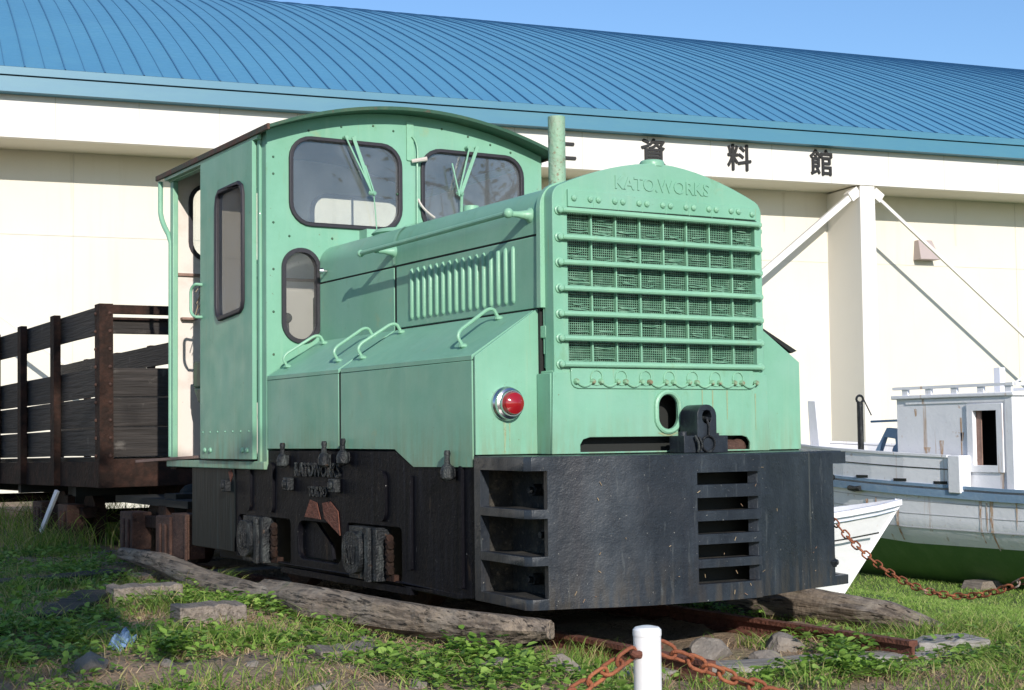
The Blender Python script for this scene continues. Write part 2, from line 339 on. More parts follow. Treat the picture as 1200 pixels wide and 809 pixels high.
gx = axis_pts(-3.5, 6, 0, 0, .06, 900); gy = axis_pts(-3, 8, 0, 0, .06, 900)
XX, YY = np.meshgrid(gx, gy); rng = np.random.default_rng(3)
ZZ = gz(XX, YY)+rng.normal(0, .005, XX.shape)*(np.abs(XX) < 7)*(np.abs(YY) < 9)
def fast_mesh(name, verts, quads, material, smooth=False):
    me = bpy.data.meshes.new(name); verts = np.asarray(verts, np.float32).reshape(-1, 3); quads = np.asarray(quads, np.int32)
    k = quads.shape[1]
    me.vertices.add(len(verts)); me.vertices.foreach_set('co', verts.ravel())
    me.loops.add(quads.size); me.loops.foreach_set('vertex_index', quads.ravel())
    me.polygons.add(len(quads)); me.polygons.foreach_set('loop_start', np.arange(0, quads.size, k, dtype=np.int32))
    if smooth: me.polygons.foreach_set('use_smooth', np.ones(len(quads), bool))
    me.update(calc_edges=True); me.materials.append(M[material] if isinstance(material, str) else material)
    o = bpy.data.objects.new(name, me); C.objects.link(o); return o
gm = mat('soil_with_gravel_and_moss', (0.30, 0.205, 0.14), .95, layers=[
    ('n', 2.2, .45, .65, (0.11, 0.125, 0.045), .6), ('n', 11, .45, .65, (0.30, 0.21, 0.14), .8), ('cell', 38, .45, .8, (0.36, 0.27, 0.19), .6), ('n', 60, .55, .7, (0.05, 0.038, 0.028), .8)],
    bump=[(9, .6), (45, .7), (140, .4)])
# the lawn beyond the track is greener soil cover
nt = gm.node_tree; b = nt.nodes['Principled BSDF']; src = b.inputs['Base Color'].links[0].from_socket
tc = nt.nodes.new('ShaderNodeTexCoord'); sp = nt.nodes.new('ShaderNodeSeparateXYZ'); nt.links.new(tc.outputs['Object'], sp.inputs[0])
r_ = nt.nodes.new('ShaderNodeMapRange'); r_.inputs[1].default_value = .9; r_.inputs[2].default_value = 1.6; nt.links.new(sp.outputs[0], r_.inputs[0])
mx = nt.nodes.new('ShaderNodeMix'); mx.data_type = 'RGBA'; nt.links.new(r_.outputs[0], mx.inputs[0]); nt.links.new(src, mx.inputs[6]); mx.inputs[7].default_value = (0.085, 0.13, 0.03, 1)
nt.links.new(mx.outputs[2], b.inputs['Base Color'])
ny, nx = XX.shape; idx = np.arange(nx*ny).reshape(ny, nx)
q = np.stack([idx[:-1, :-1], idx[:-1, 1:], idx[1:, 1:], idx[1:, :-1]], -1).reshape(-1, 4)
g = fast_mesh('ground', np.stack([XX, YY, ZZ], -1), q, gm, True); g['kind'] = 'structure'

# ------------------------------------------------------------------ museum building
BD = Vector((0.98516, -0.17164, 0)); BN = Vector((0.17164, 0.98516, 0)); BO = Vector((1.204, 16.209, 0))
def bp(t, o, z): return BO+BD*t+BN*o+Vector((0, 0, z))
bld = thing('museum_building', 'long cream walled museum hall with a curved blue seamed metal roof', 'building', (8, 16, -1))
def bbox(mb, t0, t1, o0, o1, z0, z1):
    mb.hexa([bp(t0,o0,z0), bp(t1,o0,z0), bp(t1,o1,z0), bp(t0,o1,z0), bp(t0,o0,z1), bp(t1,o0,z1), bp(t1,o1,z1), bp(t0,o1,z1)])
T0, T1 = -22, 46
w = MB(); bbox(w, T0, T1, 1.0, 1.3, -1.6, 4.9); w.build('wall', 'wall', bld)
w = MB(); bbox(w, T0, T1, 0, .12, 4.70, 5.262); fas = w.build('fascia', 'fascia', bld)
w = MB(); bbox(w, T0, T1, .12, 1.0, 4.72, 4.80); w.build('soffit', 'wall', bld)
w = MB()
for k in range(-20, 42):
    t = 0.68+1.085*k
    if T0 < t < T1: bbox(w, t-.006, t+.006, -.003, .01, 4.70, 5.26)
w.build('joint', 'joint', fas)
w = MB()
for z in (3.55,): bbox(w, T0, T1, .994, 1.01, z, z+.012)
for k in range(-7, 15): bbox(w, 3.2*k+1.0, 3.2*k+1.012, .994, 1.01, -1.5, 4.7)
w.build('wall_joint', M['joint'], bld)
# roof: vaulted section
H, RI = 29.0, 7.0; RR = (H*H+RI*RI)/(2*RI)
def rz(o): return 5.585+math.sqrt(max(RR*RR-(o-H)**2, 0))-(RR-RI)
w = MB(); n = 60; vs_ = []; fs = []
for i in range(n+1):
    o = 2*H*i/n
    for t in (T0-.3, T1+.3): vs_.append(bp(t, o-.15, rz(o)))
    for t in (T0-.3, T1+.3): vs_.append(bp(t, o-.15, rz(o)-.12))
for i in range(n):
    a = 4*i; fs += [(a, a+1, a+5, a+4), (a+2, a+6, a+7, a+3), (a, a+4, a+6, a+2), (a+1, a+3, a+7, a+5)]
fs += [(0, 2, 3, 1), (4*n, 4*n+1, 4*n+3, 4*n+2)]
w.add(vs_, fs); roof = w.build('roof', 'roofblue', bld)
w = MB()
for k in range(int((T1-T0)/.255)):
    t = T0+.10+.255*k; hh = .025 if k % 2 else .012; ww = .008 if k % 2 else .005; p = []
    for i in range(n//2+6):
        o = 2*H*i/n; p.append((bp(t, o-.15, rz(o)-.01), bp(t, o-.15, rz(o)+hh)))
    for (a, b_), (c, d) in zip(p, p[1:]):
        e = BD*ww
        w.add([a-e, a+e, c+e, c-e, b_-e, b_+e, d+e, d-e], [(4,5,6,7), (0,3,7,4), (1,5,6,2)])
w.build('roof_seams', 'seam', roof, smooth=0)
w = MB()
bbox(w, T0-.3, T1+.3, -.20, .0, 5.262, 5.462); bbox(w, T0-.3, T1+.3, -.23, .0, 5.478, 5.58)
w.build('eaves_trim', 'rooftrim', bld)
w = MB(); bbox(w, T0-.3, T1+.3, -.17, -.02, 5.46, 5.48); bbox(w, T0-.3, T1+.3, -.19, .05, 5.578, 5.592); w.build('eaves_groove', 'hole', bld)
# lettering, one mesh per character
for ch, t in (('郷', 6.47), ('土', 7.96), ('資', 9.45), ('料', 10.94), ('館', 12.43)):
    w = MB()
    for j, (ox, oz) in enumerate(((-.008, 0), (.008, 0), (0, -.008), (0, .008), (0, 0))): add_text(w, ch, .44, .010+.001*j, bp(t+ox, -.014, 4.985+oz), BD, (0, 0, 1))
    w.build('sign_character', 'ink', bld, smooth=0)
w = MB(); rb = random.Random(6)
for k in range(34):
    t = T0+2+k*1.9+rb.uniform(-.5,.5); l = rb.uniform(.5, 1.8); ww = rb.uniform(.015,.05)
    w.add([bp(t-ww,.997,4.69), bp(t+ww,.997,4.69), bp(t+ww*.3,.997,4.69-l), bp(t-ww*.5,.997,4.69-l)], [(0,3,2,1)])
split_build(w, 'drip_stain', mat('drip_stain_film', (0.62, 0.575, 0.48), .9, layers=[('n', (40, 40, 3), .4, .6, (0.70, 0.66, 0.57), .9)]), bld, smooth=0)
# pilasters with braces
for t in (13.3, -3.0, 29.6):
    w = MB(); z0, z1 = -1.6, 4.70
    w.hexa([bp(t-.16,.02,z0), bp(t+.16,.02,z0), bp(t+.16,1.02,z0), bp(t-.16,1.02,z0), bp(t-.14,.02,z1), bp(t+.14,.02,z1), bp(t+.14,1.02,z1), bp(t-.14,1.02,z1)])
    w.build('pilaster', 'fascia', bld, bevel=.01)
    for s_ in (-1, 1):
        w = MB(); a = bp(t+s_*.16, .12, 4.60); b_ = bp(t+s_*4.6, .12, 4.60-3.45)
        w.bar(a, b_, .085 if s_ < 0 else .045, .10 if s_ < 0 else .05); w.bar(bp(t+s_*.14, .12, 4.615), bp(t+s_*.30, .12, 4.50), .14, .16)
        w.build('brace', 'fascia', bld)
w = MB(); c0 = 15.05
w.hexa([bp(c0-.20,.78,3.64), bp(c0+.20,.78,3.64), bp(c0+.20,1.0,3.64), bp(c0-.20,1.0,3.64), bp(c0-.17,.88,3.98), bp(c0+.11,.88,3.98), bp(c0+.11,1.0,3.98), bp(c0-.17,1.0,3.98)])
w.build('vent_hood', 'vent', bld, bevel=.01)
w = MB(); bbox(w, 11.3, 13.1, .97, 1.0, -.9, .52)
for k in range(6): bbox(w, 11.3, 13.1, .955, .975, -.8+.22*k, -.78+.22*k)
w.build('siding_panel', 'wall', bld)
# low white block seen under the left wagon gap is the same wall; nothing more there

# ------------------------------------------------------------------ locomotive
XL, XR, CX = -.635, .885, .125
loco = thing('narrow_gauge_locomotive', 'pale green narrow gauge diesel locomotive with black buffer casting and barred radiator', 'locomotive', (CX, 2.0, 0))
def mir(x): return 2*CX-x
# --- front buffer casting
path = [(-.640,.505), (-.655,.30), (-.672,.115), (-.655,.092), (-.60,.082), (-.50,.058), (-.40,.022), (-.25,-.012), (-.06,-.028)]
half = path[:]; path = half+[(.0,-.03), (.11,-.031), (.22,-.03), (.25,-.029), ]+[]
rp = [(mir(x), y) for x, y in half[::-1]]
path = half+[(.01,-.031), (.08,-.032), (.15,-.0315), (.22,-.029), (.26,-.027)]
# continue with the mirrored right hand part
path = [p for p in path if p[0] < .23]+[(.22,-.010), (.25,-.003), (.32,.018), (.40,.045), (.53,.092), (.64,.120), (.715,.138), (.80,.160), (.845,.33), (.868,.505)]
P = [Vector((x, y, 0)) for x, y in path]; NS = len(P)
def nrm(i):
    d = (P[min(i+1, NS-1)]-P[max(i-1, 0)]).normalized(); return Vector((-d.y, d.x, 0))*1.0
zb = [.13, .165, .30, .335, .43, .46, .465, .585, .632]
th = .035
def shell(mb, filled, zs):
    out = [[P[i]+Vector((0,0,z)) for z in zs] for i in range(NS)]
    inn = [[P[i]+nrm(i)*th+Vector((0,0,z)) for z in zs] for i in range(NS)]
    nz = len(zs); base = {}
    vs_ = []
    for i in range(NS):
        for k in range(nz): vs_.append(out[i][k])
    for i in range(NS):
        for k in range(nz): vs_.append(inn[i][k])
    O = lambda i, k: i*nz+k
    I = lambda i, k: NS*nz+i*nz+k
    fs = []
    F = lambda i, k: 0 <= i < NS-1 and 0 <= k < nz-1 and filled(i, k)
    for i in range(NS-1):
        for k in range(nz-1):
            if not F(i, k): continue
            fs.append((O(i,k), O(i+1,k), O(i+1,k+1), O(i,k+1))); fs.append((I(i,k+1), I(i+1,k+1), I(i+1,k), I(i,k)))
            if not F(i-1, k): fs.append((O(i,k+1), I(i,k+1), I(i,k), O(i,k)))
            if not F(i+1, k): fs.append((O(i+1,k), I(i+1,k), I(i+1,k+1), O(i+1,k+1)))
            if not F(i, k-1): fs.append((O(i,k), I(i,k), I(i+1,k), O(i+1,k)))
            if not F(i, k+1): fs.append((O(i+1,k+1), I(i+1,k+1), I(i,k+1), O(i,k+1)))
    used = sorted({a for f in fs for a in f}); mp = {a: j for j, a in enumerate(used)}
    mb.add([vs_[a] for a in used], [tuple(mp[a] for a in f) for f in fs])
# z breaks: pockets .165-.30, .335-.43(.46), .465/.. ; slots
zs = sorted(set([.13, .165, .195, .27, .275, .29, .305, .345, .36, .385, .43, .435, .455, .46, .475, .52, .53, .57, .588, .632]))
pockets = [(.165, .275), (.305, .43), (.46, .588)]
slots = [(.195, .245), (.275, .325), (.355, .40), (.435, .48), (.53, .57)]
slots = [(.19, .245), (.275, .325), (.36, .405), (.44, .485), (.53, .572)]
zs = sorted(set([.13, .632]+[z for a in pockets+slots for z in a]))
pts_x = [p[0] for p in path]
def filled(i, k):
    zc = (zs[k]+zs[k+1])/2; xm = (P[i].x+P[i+1].x)/2
    if (i in range(0, 4)) or (i in range(NS-5, NS-1)):
        inside = (i <= 3) or (i >= NS-5)
        if i == 0 and False: pass
        for a, b_ in pockets:
            if a < zc < b_: return False
    if -.07 < xm < .225:
        for a, b_ in slots:
            if a < zc < b_: return False
    return True
# extra path point so that the pockets stop short of the back edge
path.insert(1, (-.6435, .455)); path.insert(len(path)-1, (.862, .455)); P = [Vector((x, y, 0)) for x, y in path]; NS = len(P)
def filled(i, k):
    zc = (zs[k]+zs[k+1])/2; xm = (P[i].x+P[i+1].x)/2
    if 1 <= i <= 4 and any(a < zc < b_ for a, b_ in pockets): return False
    if NS-5 <= i <= NS-3 and .165 < zc < .588: return False
    if -.07 < xm < .225 and any(a < zc < b_ for a, b_ in slots): return False
    return True
w = MB(); shell(w, filled, zs)
bc = w.build('buffer_casting', 'black_front', loco, bevel=.007, smooth=50, seg=2)
w = MB(); tl = [(p.x, p.y) for p in P]; tl = [(x+ (0 if abs(x-CX) > .01 else 0), y) for x, y in tl]
w.sheet([[(-.632, .52)]+[((x-.05)*.985+.05, y+.012) for x, y in tl]+[(.84, .525)]], 'xy', .605, .636)
w.build('casting_top_plate', 'black_front', bc, bevel=.004)
# pocket interiors: back wall, floors
for s_, nm in ((0, 'l'), (1, 'r')):
    fx = (lambda x: x) if s_ == 0 else (lambda x: .17-x)
    w = MB(); a, b_ = sorted((fx(-.51), fx(-.49))); w.box(a, b_, .085 if s_ == 0 else .18, .47, .14, .60)
    a, b_ = sorted((fx(-.62), fx(-.49))); w.box(a, b_, .46, .475, .14, .60)
    w.build('pocket_back', 'dust', bc)
    w = MB()
    for (z0, z1) in ((.135, .163), (.277, .303), (.432, .458), (.59, .604)):
        lp = [(.73,.16), (.66,.16), (.66,.46), (.74,.46)] if s_ else [(fx(-.636), .46), (fx(-.652), .29), (fx(-.662), .13), (fx(-.59), .11), (fx(-.505), .10), (fx(-.505), .46)]
        w.sheet([lp], 'xy', z0, z1)
    split_build(w, 'pocket_floor', 'dust', bc, bevel=.003)
    w = MB()
    for (y, z) in ((.26, .52), (.16, .535), (.19, .37), (.27, .215), (.15, .215)):
        x0, x1 = fx(-.51), fx(-.55); w.cyl((x0, y, z), (x1, y, z), .022, .022, 6); w.cyl((x1, y, z), (fx(-.565), y, z), .012, .012, 10)
    split_build(w, 'pocket_bolt', 'greasy', bc, bevel=.002)
w = MB(); w.box(-.30, .50, .12, .16, .14, .60); w.build('casting_rear_plate', 'hole', bc)
w = MB()
for z in (.19, .275, .36, .44): w.hexa([(-.075,-.005,z-.012), (.235,-.003,z-.012), (.235,.06,z-.012), (-.075,.06,z-.012), (-.075,-.005,z-.002), (.235,-.003,z-.002), (.235,.06,z-.002), (-.075,.06,z-.002)])
split_build(w, 'slot_ledge', 'dust', bc)
w = MB(); rs_ = random.Random(8)
for _ in range(26):
    i = rs_.randint(5, NS-7); t = rs_.random(); q = P[i].lerp(P[i+1], t)-nrm(i)*.004; z = rs_.choice((rs_.uniform(.16, .6), rs_.uniform(.15, .3))); a = rs_.uniform(0, 6.28); l = rs_.uniform(.004, .016); d = (P[i+1]-P[i]).normalized()
    w.bar(q+Vector((0,0,z)), q+d*l*math.cos(a)-nrm(i)*.003+Vector((0,0,z+l*math.sin(a))), .0016, .0016)
st_ = w.build('stuck_straw', 'straw', bc, smooth=0); st_['kind'] = 'stuff'
# --- underframe (both sides)
def side_frame(s_):
    fx = (lambda x: x) if s_ == 0 else mir
    def bx(mb, xa, xb, *r):
        a, b_ = sorted((fx(xa), fx(xb))); mb.box(a, b_, *r)
    w = MB()
    outer = [(.51,.132), (.66,.118), (1.05,.125), (1.10,.14), (2.86,.14), (2.90,.16), (3.49,.16), (3.49,.62), (2.50,.60), (2.46,.655), (.51,.655)]
    holes = [rr(1.10, 1.60, .128+.02, .355, .02, 2), rr(1.655, 2.115, .18, .345, .05, 4), rr(2.20, 2.845, .150, .345, .02, 2)]
    w.sheet([outer]+holes, 'yz', fx(-.628), fx(-.600))
    fr = w.build('side_frame', 'black', loco, bevel=.004)
    if s_ == 0:
        w = MB(); w.box(-.634, -.629, 2.88, 3.49, .165, .595); w.build('worn_plate', 'teal_worn', fr)
    w = MB(); bx(w, -.60, -.50, 1.0, 1.09, .14, .60)
    bx(w, -.50, -.47, .6, 3.45, .10, .62); w.build('inner_frame', 'hole', fr)
    # raised round-headed ribs
    w = MB()
    for (ya, yb, za, zb_) in ((1.22, 1.30, .375, .575), (2.38, 2.44, .37, .60), (2.66, 2.72, .37, .58), (1.00, 1.02, .20, .56), (.60, .62, .16, .60)):
        w.sheet([rr(ya, yb, za, zb_, (yb-ya)/2-.001, 5)], 'yz', fx(-.627), fx(-.640))
    split_build(w, 'stiffening_rib', 'black', fr, bevel=.003)
    # axle boxes
    for yc, zc in ((1.36, .245), (2.55, .243)):
        w = MB(); bx(w, -.60, -.66, yc-.10, yc+.15, zc-.105, zc+.105)
        w.sheet([rr(yc+.0, yc+.17, zc-.085, zc+.085, .07, 5)], 'yz', fx(-.60), fx(-.685))
        bx(w, -.60, -.675, yc-.055, yc-.02, zc-.11, zc+.105); bx(w, -.60, -.667, yc-.115, yc-.085, zc-.105, zc+.10)
        ab = w.build('axle_box', 'greasy', loco, bevel=.006)
        w = MB(); add_text(w, 'KW', .075, .004, (fx(-.688), yc+.09, zc-.01), (0, -1 if s_ == 0 else 1, 0), (0,0,1), .003, sx=.75, sy=1.3)
        w.build('axle_box_lettering', 'greasy', ab, smooth=0)
        w = MB()
        for dz in (-.05, .0, .05): w.tube([(fx(-.63), yc-.16+.012*math.sin(a*1.2), zc+dz+.006*a) for a in range(-3, 4)], .016, 8)
        bx(w, -.60, -.63, yc-.20, yc-.13, zc-.10, zc-.075)
        split_build(w, 'suspension_spring', 'rust_dark', ab)
    # brake block casting visible in the middle opening
    w = MB(); w.sheet([[(2.11,.345), (2.11,.19), (1.80,.185), (1.82,.25), (1.98,.345)]], 'yz', fx(-.585), fx(-.60)); w.build('brake_hanger', 'black', fr)
    w = MB(); bx(w, -.60, -.632, 1.02, 2.3, .105, .13); w.build('keeper_bar', 'black', fr)
    if s_ == 0:
        w = MB()
        w.sheet([[(2.03,.365), (1.86,.36), (1.90,.43), (1.97,.44)]], 'yz', -.629, -.633)
        w.sheet([[(1.82,.365), (1.66,.30), (1.68,.40), (1.76,.44), (1.84,.43)]], 'yz', -.629, -.633)
        w.sheet([[(2.96,.55), (2.93,.50), (2.90,.53), (2.92,.56)]], 'yz', -.629, -.6365)
        split_build(w, 'rust_scab', 'rust_red', fr)
        w = MB(); add_text(w, 'KATOWORKS', .082, .005, (-.632, 1.895, .568), (0,-1,0), (0,0,1), .002, sx=.94)
        add_text(w, 'TOKYO', .060, .005, (-.632, 1.885, .475), (0,-1,0), (0,0,1), .0015, sx=.95)
        w.build('frame_lettering', 'greasy', fr, smooth=0)
    for y, z in ((2.176,.506), (1.681,.509), (2.958,.483)):
        w = MB(); a, b_ = sorted((fx(-.63), fx(-.665))); w.box(a, b_, y-.028, y+.028, z-.03, z+.028); w.cyl((fx(-.66), y, z), (fx(-.675), y, z), .018, .018, 12)
        w.build('square_bolt', 'greasy', fr, bevel=.005)
side_frame(0); side_frame(1)
w = MB(); w.box(-.46, .71, .55, 3.44, .30, .58); w.build('underframe_core', 'hole', loco)
w = MB(); w.box(-.60, .85, 3.44, 3.49, .18, .60); w.build('rear_beam', 'black', loco)
for y in (1.36, 2.55):
    w = MB(); w.cyl((-.45, y, .245), (.70, y, .245), .035)
    ax = w.build('axle', 'rust_dark', loco)
    for x in (-.44, .62):
        w = MB(); w.cyl((x, y, .245), (x+.07, y, .245), .235, .235, 32); w.cyl((x-.01, y, .245), (x+.08, y, .245), .07, .07, 20); w.build('wheel', 'rust_dark', ax, bevel=.004)
# --- bonnet (hood)
def hoodsec(e=0.0):
    x0 = -.37-e; x1 = mir(-.37)+e; p = [(x0, 1.445)]
    r = .10; zc = 1.525+e
    for i in range(9):
        a = PI-PI*.42*i/8; p.append((x0+r+r*math.cos(a), zc+r*math.sin(a)))
    top = p[-1]
    for i in range(1, 12):
        t = i/12; x = top[0]+(2*CX-2*top[0])*t; p.append((x, top[1]+.052*(1-(2*t-1)**2)))
    return p+[(mir(a), b_) for a, b_ in p[9::-1]]
hs = hoodsec()
w = MB(); w.sheet([[(q[0], q[1]) for q in hs]], 'xz', .485, 2.459); ht = w.build('bonnet_top', 'green', loco, smooth=30)
w = MB(); w.box(-.3665, .6165, .49, 2.452, .66, 1.4445); w.box(-.6320, .882, .53, 2.44, .67, .9765); split_build(w, 'bonnet_dark_fill', 'hole', loco)  # near-black fill behind the panels so their gaps look shaded
# joint strip across the bonnet at Y 1.655 and rear cap ring
w = MB()
e = [(q[0]+(-.004 if q[0] < CX else .004), q[1]+.004) for q in hs]
for (ya, yb) in ((1.640, 1.668),):
    vs_ = [(q[0], ya, q[1]) for q in e]+[(q[0], yb, q[1]) for q in e]; n = len(e)
    w.add(vs_, [(i, i+n, i+1+n, i+1) for i in range(n-1)])
w.build('bonnet_joint_strip', 'green_trim', ht)
for s_ in (0, 1):
    fx = (lambda x: x) if s_ == 0 else mir
    a, b_ = sorted((fx(-.37), fx(-.352)))
    w = MB(); w.box(a, b_, .487, 1.641, 1.172, 1.437); pn = w.build('bonnet_side_panel', 'green', loco, bevel=.003)
    w = MB()
    for i in range(16):
        y = .665+i*.0553; x = fx(-.370); z0, z1 = 1.212, 1.405
        w.tube([(x, y, z0-.012), (x, y, z0-.008), (x, y, z0), (x, y, z1), (x, y, z1+.008), (x, y, z1+.012)], [.002, .007, .0105, .0105, .007, .002], 10)
    split_build(w, 'louvre', 'green_trim', pn)
    w = MB(); w.box(a, b_, 1.664, 2.456, 1.158, 1.437); w.build('bonnet_rear_panel', 'green', loco, bevel=.003)
    # inspection door pressed into the rear panel
    # lower casings (fenders)
    def fender(y0, y1, low):
        w = MB()
        xo, xi = fx(-.635), fx(-.372); t = .012*(1 if s_ == 0 else -1)
        side = low
        w.sheet([side], 'yz', xo, xo+t)
        m_ = w.build('casing_side', 'green', loco, bevel=.002)
        w = MB(); pr = [(xo, .998), (xo, 1.0), (xi, 1.166), (xi, 1.154), (xo+t, .988), (xo+t, .980), (xo, .980)]
        pr = [(xo, .9965), (xi, 1.166), (xi, 1.150), (xo+t, .984), (xo, .978)]
        w.sheet([pr if s_ else pr[::-1]], 'xz', y0, y1); w.build('casing_slope', 'green', m_, bevel=.002)
    fender(.522, 1.640, [(.522,.597), (.985,.593), (1.144,.660), (1.640,.662), (1.640,.977), (.522,.977)])
    fender(1.662, 2.455, [(1.662,.662), (2.455,.662), (2.455,.977), (1.662,.977)])
    # front plate of casing
    pf = [(fx(-.632), .640), (fx(-.632), .992), (fx(-.37), 1.168), (fx(-.345), 1.168), (fx(-.345), .640)]
    w = MB(); w.sheet([pf if s_ else pf[::-1]], 'xz', .503, .514); fp = w.build('casing_front_plate', 'green', loco, bevel=.002)
    # grab handles on slope
    for ya, yb in ((2.345, 2.324), (1.786, 1.804), (1.544, 1.532), (.687, .722)):
        z0, z1 = 1.035, 1.145; xa, xb = -.577, -.402; off = Vector((-.53*.055, 0, .85*.055))
        pa = Vector((xa, ya, z0)); pb = Vector((xb, yb, z1))
        pts = [pa, pa+off*.7]+arc(pa+off*.7, pa+off+(pb-pa)*.03, pa+off*1.05+(pb-pa)*.16, 4)[1:]+arc(pb+off*1.05-(pb-pa)*.16, pb+off-(pb-pa)*.03, pb+off*.7, 4)+[pb]
        pts = [Vector((fx(p.x), p.y, p.z)) for p in pts]
        w = MB(); w.tube(pts, .007, 8)
        for p in (pa, pb): w.ball((fx(p.x), p.y, p.z+.004), .018, 10, (1, 1, .6))
        w.build('grab_handle', 'green_trim', loco)
    # handrail along the bonnet
    w = MB(); hx = fx(-.462); k = -1 if s_ == 0 else 1
    w.tube([(hx, .54, 1.520), (hx-0.0, 1.2, 1.513), (fx(-.468), 1.78, 1.507)], .0105, 10); w.ball((hx, .545, 1.52), .0195, 14); w.ball((fx(-.468), 1.79, 1.507), .0165, 12)
    for y, z in ((.545, 1.518), (1.66, 1.506)):
        w.lathe((fx(-.366), y, z), (k, 0, 0), [(.028, 0), (.028, .006), (.019, .016), (.012, .055), (.011, .095)], 16)
    w.build('handrail', 'green_trim', loco)
# side latches
for y, z in ((2.224,.632), (1.767,.638), (1.578,.648), (.674,.600)):
    w = MB(); w.lathe((-.655, y, z-.055), (0,0,1), [(.012, 0), (.026, .01), (.028, .035), (.020, .055), (.012, .062), (.010, .085), (.013, .10), (.010, .112)], 12)
    w.box(-.655, -.628, y-.014, y+.014, z-.04, z-.0)
    w.build('latch', 'greasy', loco, bevel=.002)
# --- bonnet front flange and radiator
w = MB(); out = hoodsec(.010); out = [(q[0], q[1]) for q in out]; lo = [(-.38, 1.165)]
loop = [(-.382, 1.17)]+out+[(mir(-.382), 1.17)]
inn = [(-.352, 1.19)]+[(CX+(q[0]-CX)*.90, 1.165+(q[1]-1.165)*.93) for q in hs]+[(mir(-.352), 1.19)]
w.sheet([loop, inn[::-1]], 'xz', .458, .486); w.build('bonnet_flange', 'green_trim', loco, bevel=.004)
RX0, RX1 = -.362, mir(-.362)
def shell_outline(e=0):
    p = [(RX0-e, .905)]
    r = .055
    for i in range(7):
        a = PI-PI*.36*i/6; p.append((RX0-e+r+r*math.cos(a), 1.565+r*math.sin(a)))
    q0 = p[-1]
    for i in range(1, 16):
        t = i/16; x = q0[0]+2*(CX-q0[0])*t; u = 2*t-1
        p.append((x, q0[1]+.112*(1-abs(u)**1.75)))
    return p+[(mir(a), b_) for a, b_ in p[7::-1]]
so = shell_outline()
w = MB(); w.sheet([so, rr(-.298, .578, .955, 1.535, .006, 2)], 'xz', .402, .462); rad = w.build('radiator_shell', 'green', loco, bevel=.010, smooth=40, seg=3)
w = MB(); w.box(-.31, .59, .452, .475, .93, 1.56); w.build('radiator_core', M['hole'], rad)
# wire mesh guards, with crumpled strips
w = MB(); rnd = random.Random(4)
for i in range(100):
    x = -.296+i*.00883; w.bar((x, .428, .955), (x+rnd.uniform(-.001,.001), .428, 1.54), .0023, .0022, (0,1,0))
for k in range(66):
    z = .958+k*.0088
    pts = [(-.296+.873*j/24, .426+rnd.uniform(-.0008,.0008), z+rnd.uniform(-.0009,.0009)) for j in range(25)]
    for a, b_ in zip(pts, pts[1:]): w.bar(a, b_, .0022, .0024, (0,0,1))
for row in range(6):
    zb0 = .955+row*.0935
    for col in range(8):
        x0 = -.292+col*.1095
        nn = rnd.randint(1, 9) if (row > 1) else rnd.randint(0, 4)
        for _ in range(nn):
            z = zb0+rnd.uniform(.012, .045) if rnd.random() < .85 else zb0+rnd.uniform(.01, .080)
            xa = x0+rnd.uniform(0, .035); xb = x0+rnd.uniform(.06, .104); sag = rnd.uniform(-.004, .001)
            p = [(xa, .422, z), ((xa+xb)/2, .419+rnd.uniform(-.003,.002), z+sag), (xb, .422, z+rnd.uniform(-.006,.006))]
            for a, b_ in zip(p, p[1:]): w.bar(a, b_, .0030, .0034, (0,0,1))
w.build('wire_mesh', mat('dirty_green_wire', (0.10, 0.235, 0.155), .6, layers=[('n', 25, .45, .65, (0.20, 0.38, 0.27), .8)]), rad, smooth=0)
w = MB()
for i in range(1, 8):
    x = -.298+.876*i/8; w.box(x-.0028, x+.0028, .410, .424, .94, 1.548)
split_build(w, 'mesh_divider', 'green_trim', rad)
for z in (1.521, 1.423, 1.331, 1.237, 1.145, 1.056, .962):
    w = MB(); x0, x1 = -.330, .580
    w.tube([(x0, .386, z), (-.31, .385, z), (x1-.02, .385, z), (x1, .386, z)], .0108, 10)
    gb = w.build('guard_bar', 'green_trim', rad)
    for x in (-.338, .588):
        w = MB(); w.lathe((x, .402, z), (0,-1,0), [(.017, 0), (.017, .006), (.012, .008), (.012, .02), (.007, .024)], 12); w.build('bar_bolt', 'green_trim', gb)
# header plate with bolts
w = MB(); w.sheet([[(-.300,1.535), (.580,1.540), (.580,1.585), (-.300,1.600)][::-1]], 'xz', .392, .401)
hp = w.build('header_plate', 'green', rad, bevel=.002)
w = MB()
for i in range(8):
    x = -.298+.876*i/8
    for dx in ((.022,) if i == 0 else (-.016, .020)):
        w.lathe((x+dx, .393, 1.568), (0,-1,0), [(.012, 0), (.011, .008), (.005, .013)], 10)
    if i: w.box(x-.001, x+.001, .3905, .3925, 1.535, 1.56)
w.lathe((.556, .393, 1.562), (0,-1,0), [(.012, 0), (.011, .008), (.005, .013)], 10)
split_build(w, 'bolt', 'green_trim', hp)
w = MB(); w.box(-.300, .580, .3915, .3925, 1.5325, 1.5355); w.build('header_shadow_strip', 'hole', hp)  # thin dark strip laid on as the shadow line under the plate
w = MB(); add_text(w, 'KATO.WORKS', .068, .004, (.133, .402, 1.640), (1,0,0), (0,0,1), .001, 1.0, sx=1.0, sy=1.0)
w.build('radiator_lettering', 'green', rad, smooth=0)
w = MB(); w.lathe((.118, .446, 1.672), (0,0,1), [(.038, 0), (.040, .02), (.040, .045), (.048, .047), (.048, .064), (.042, .072), (.012, .076)], 20); w.build('radiator_cap', 'green_trim', rad)
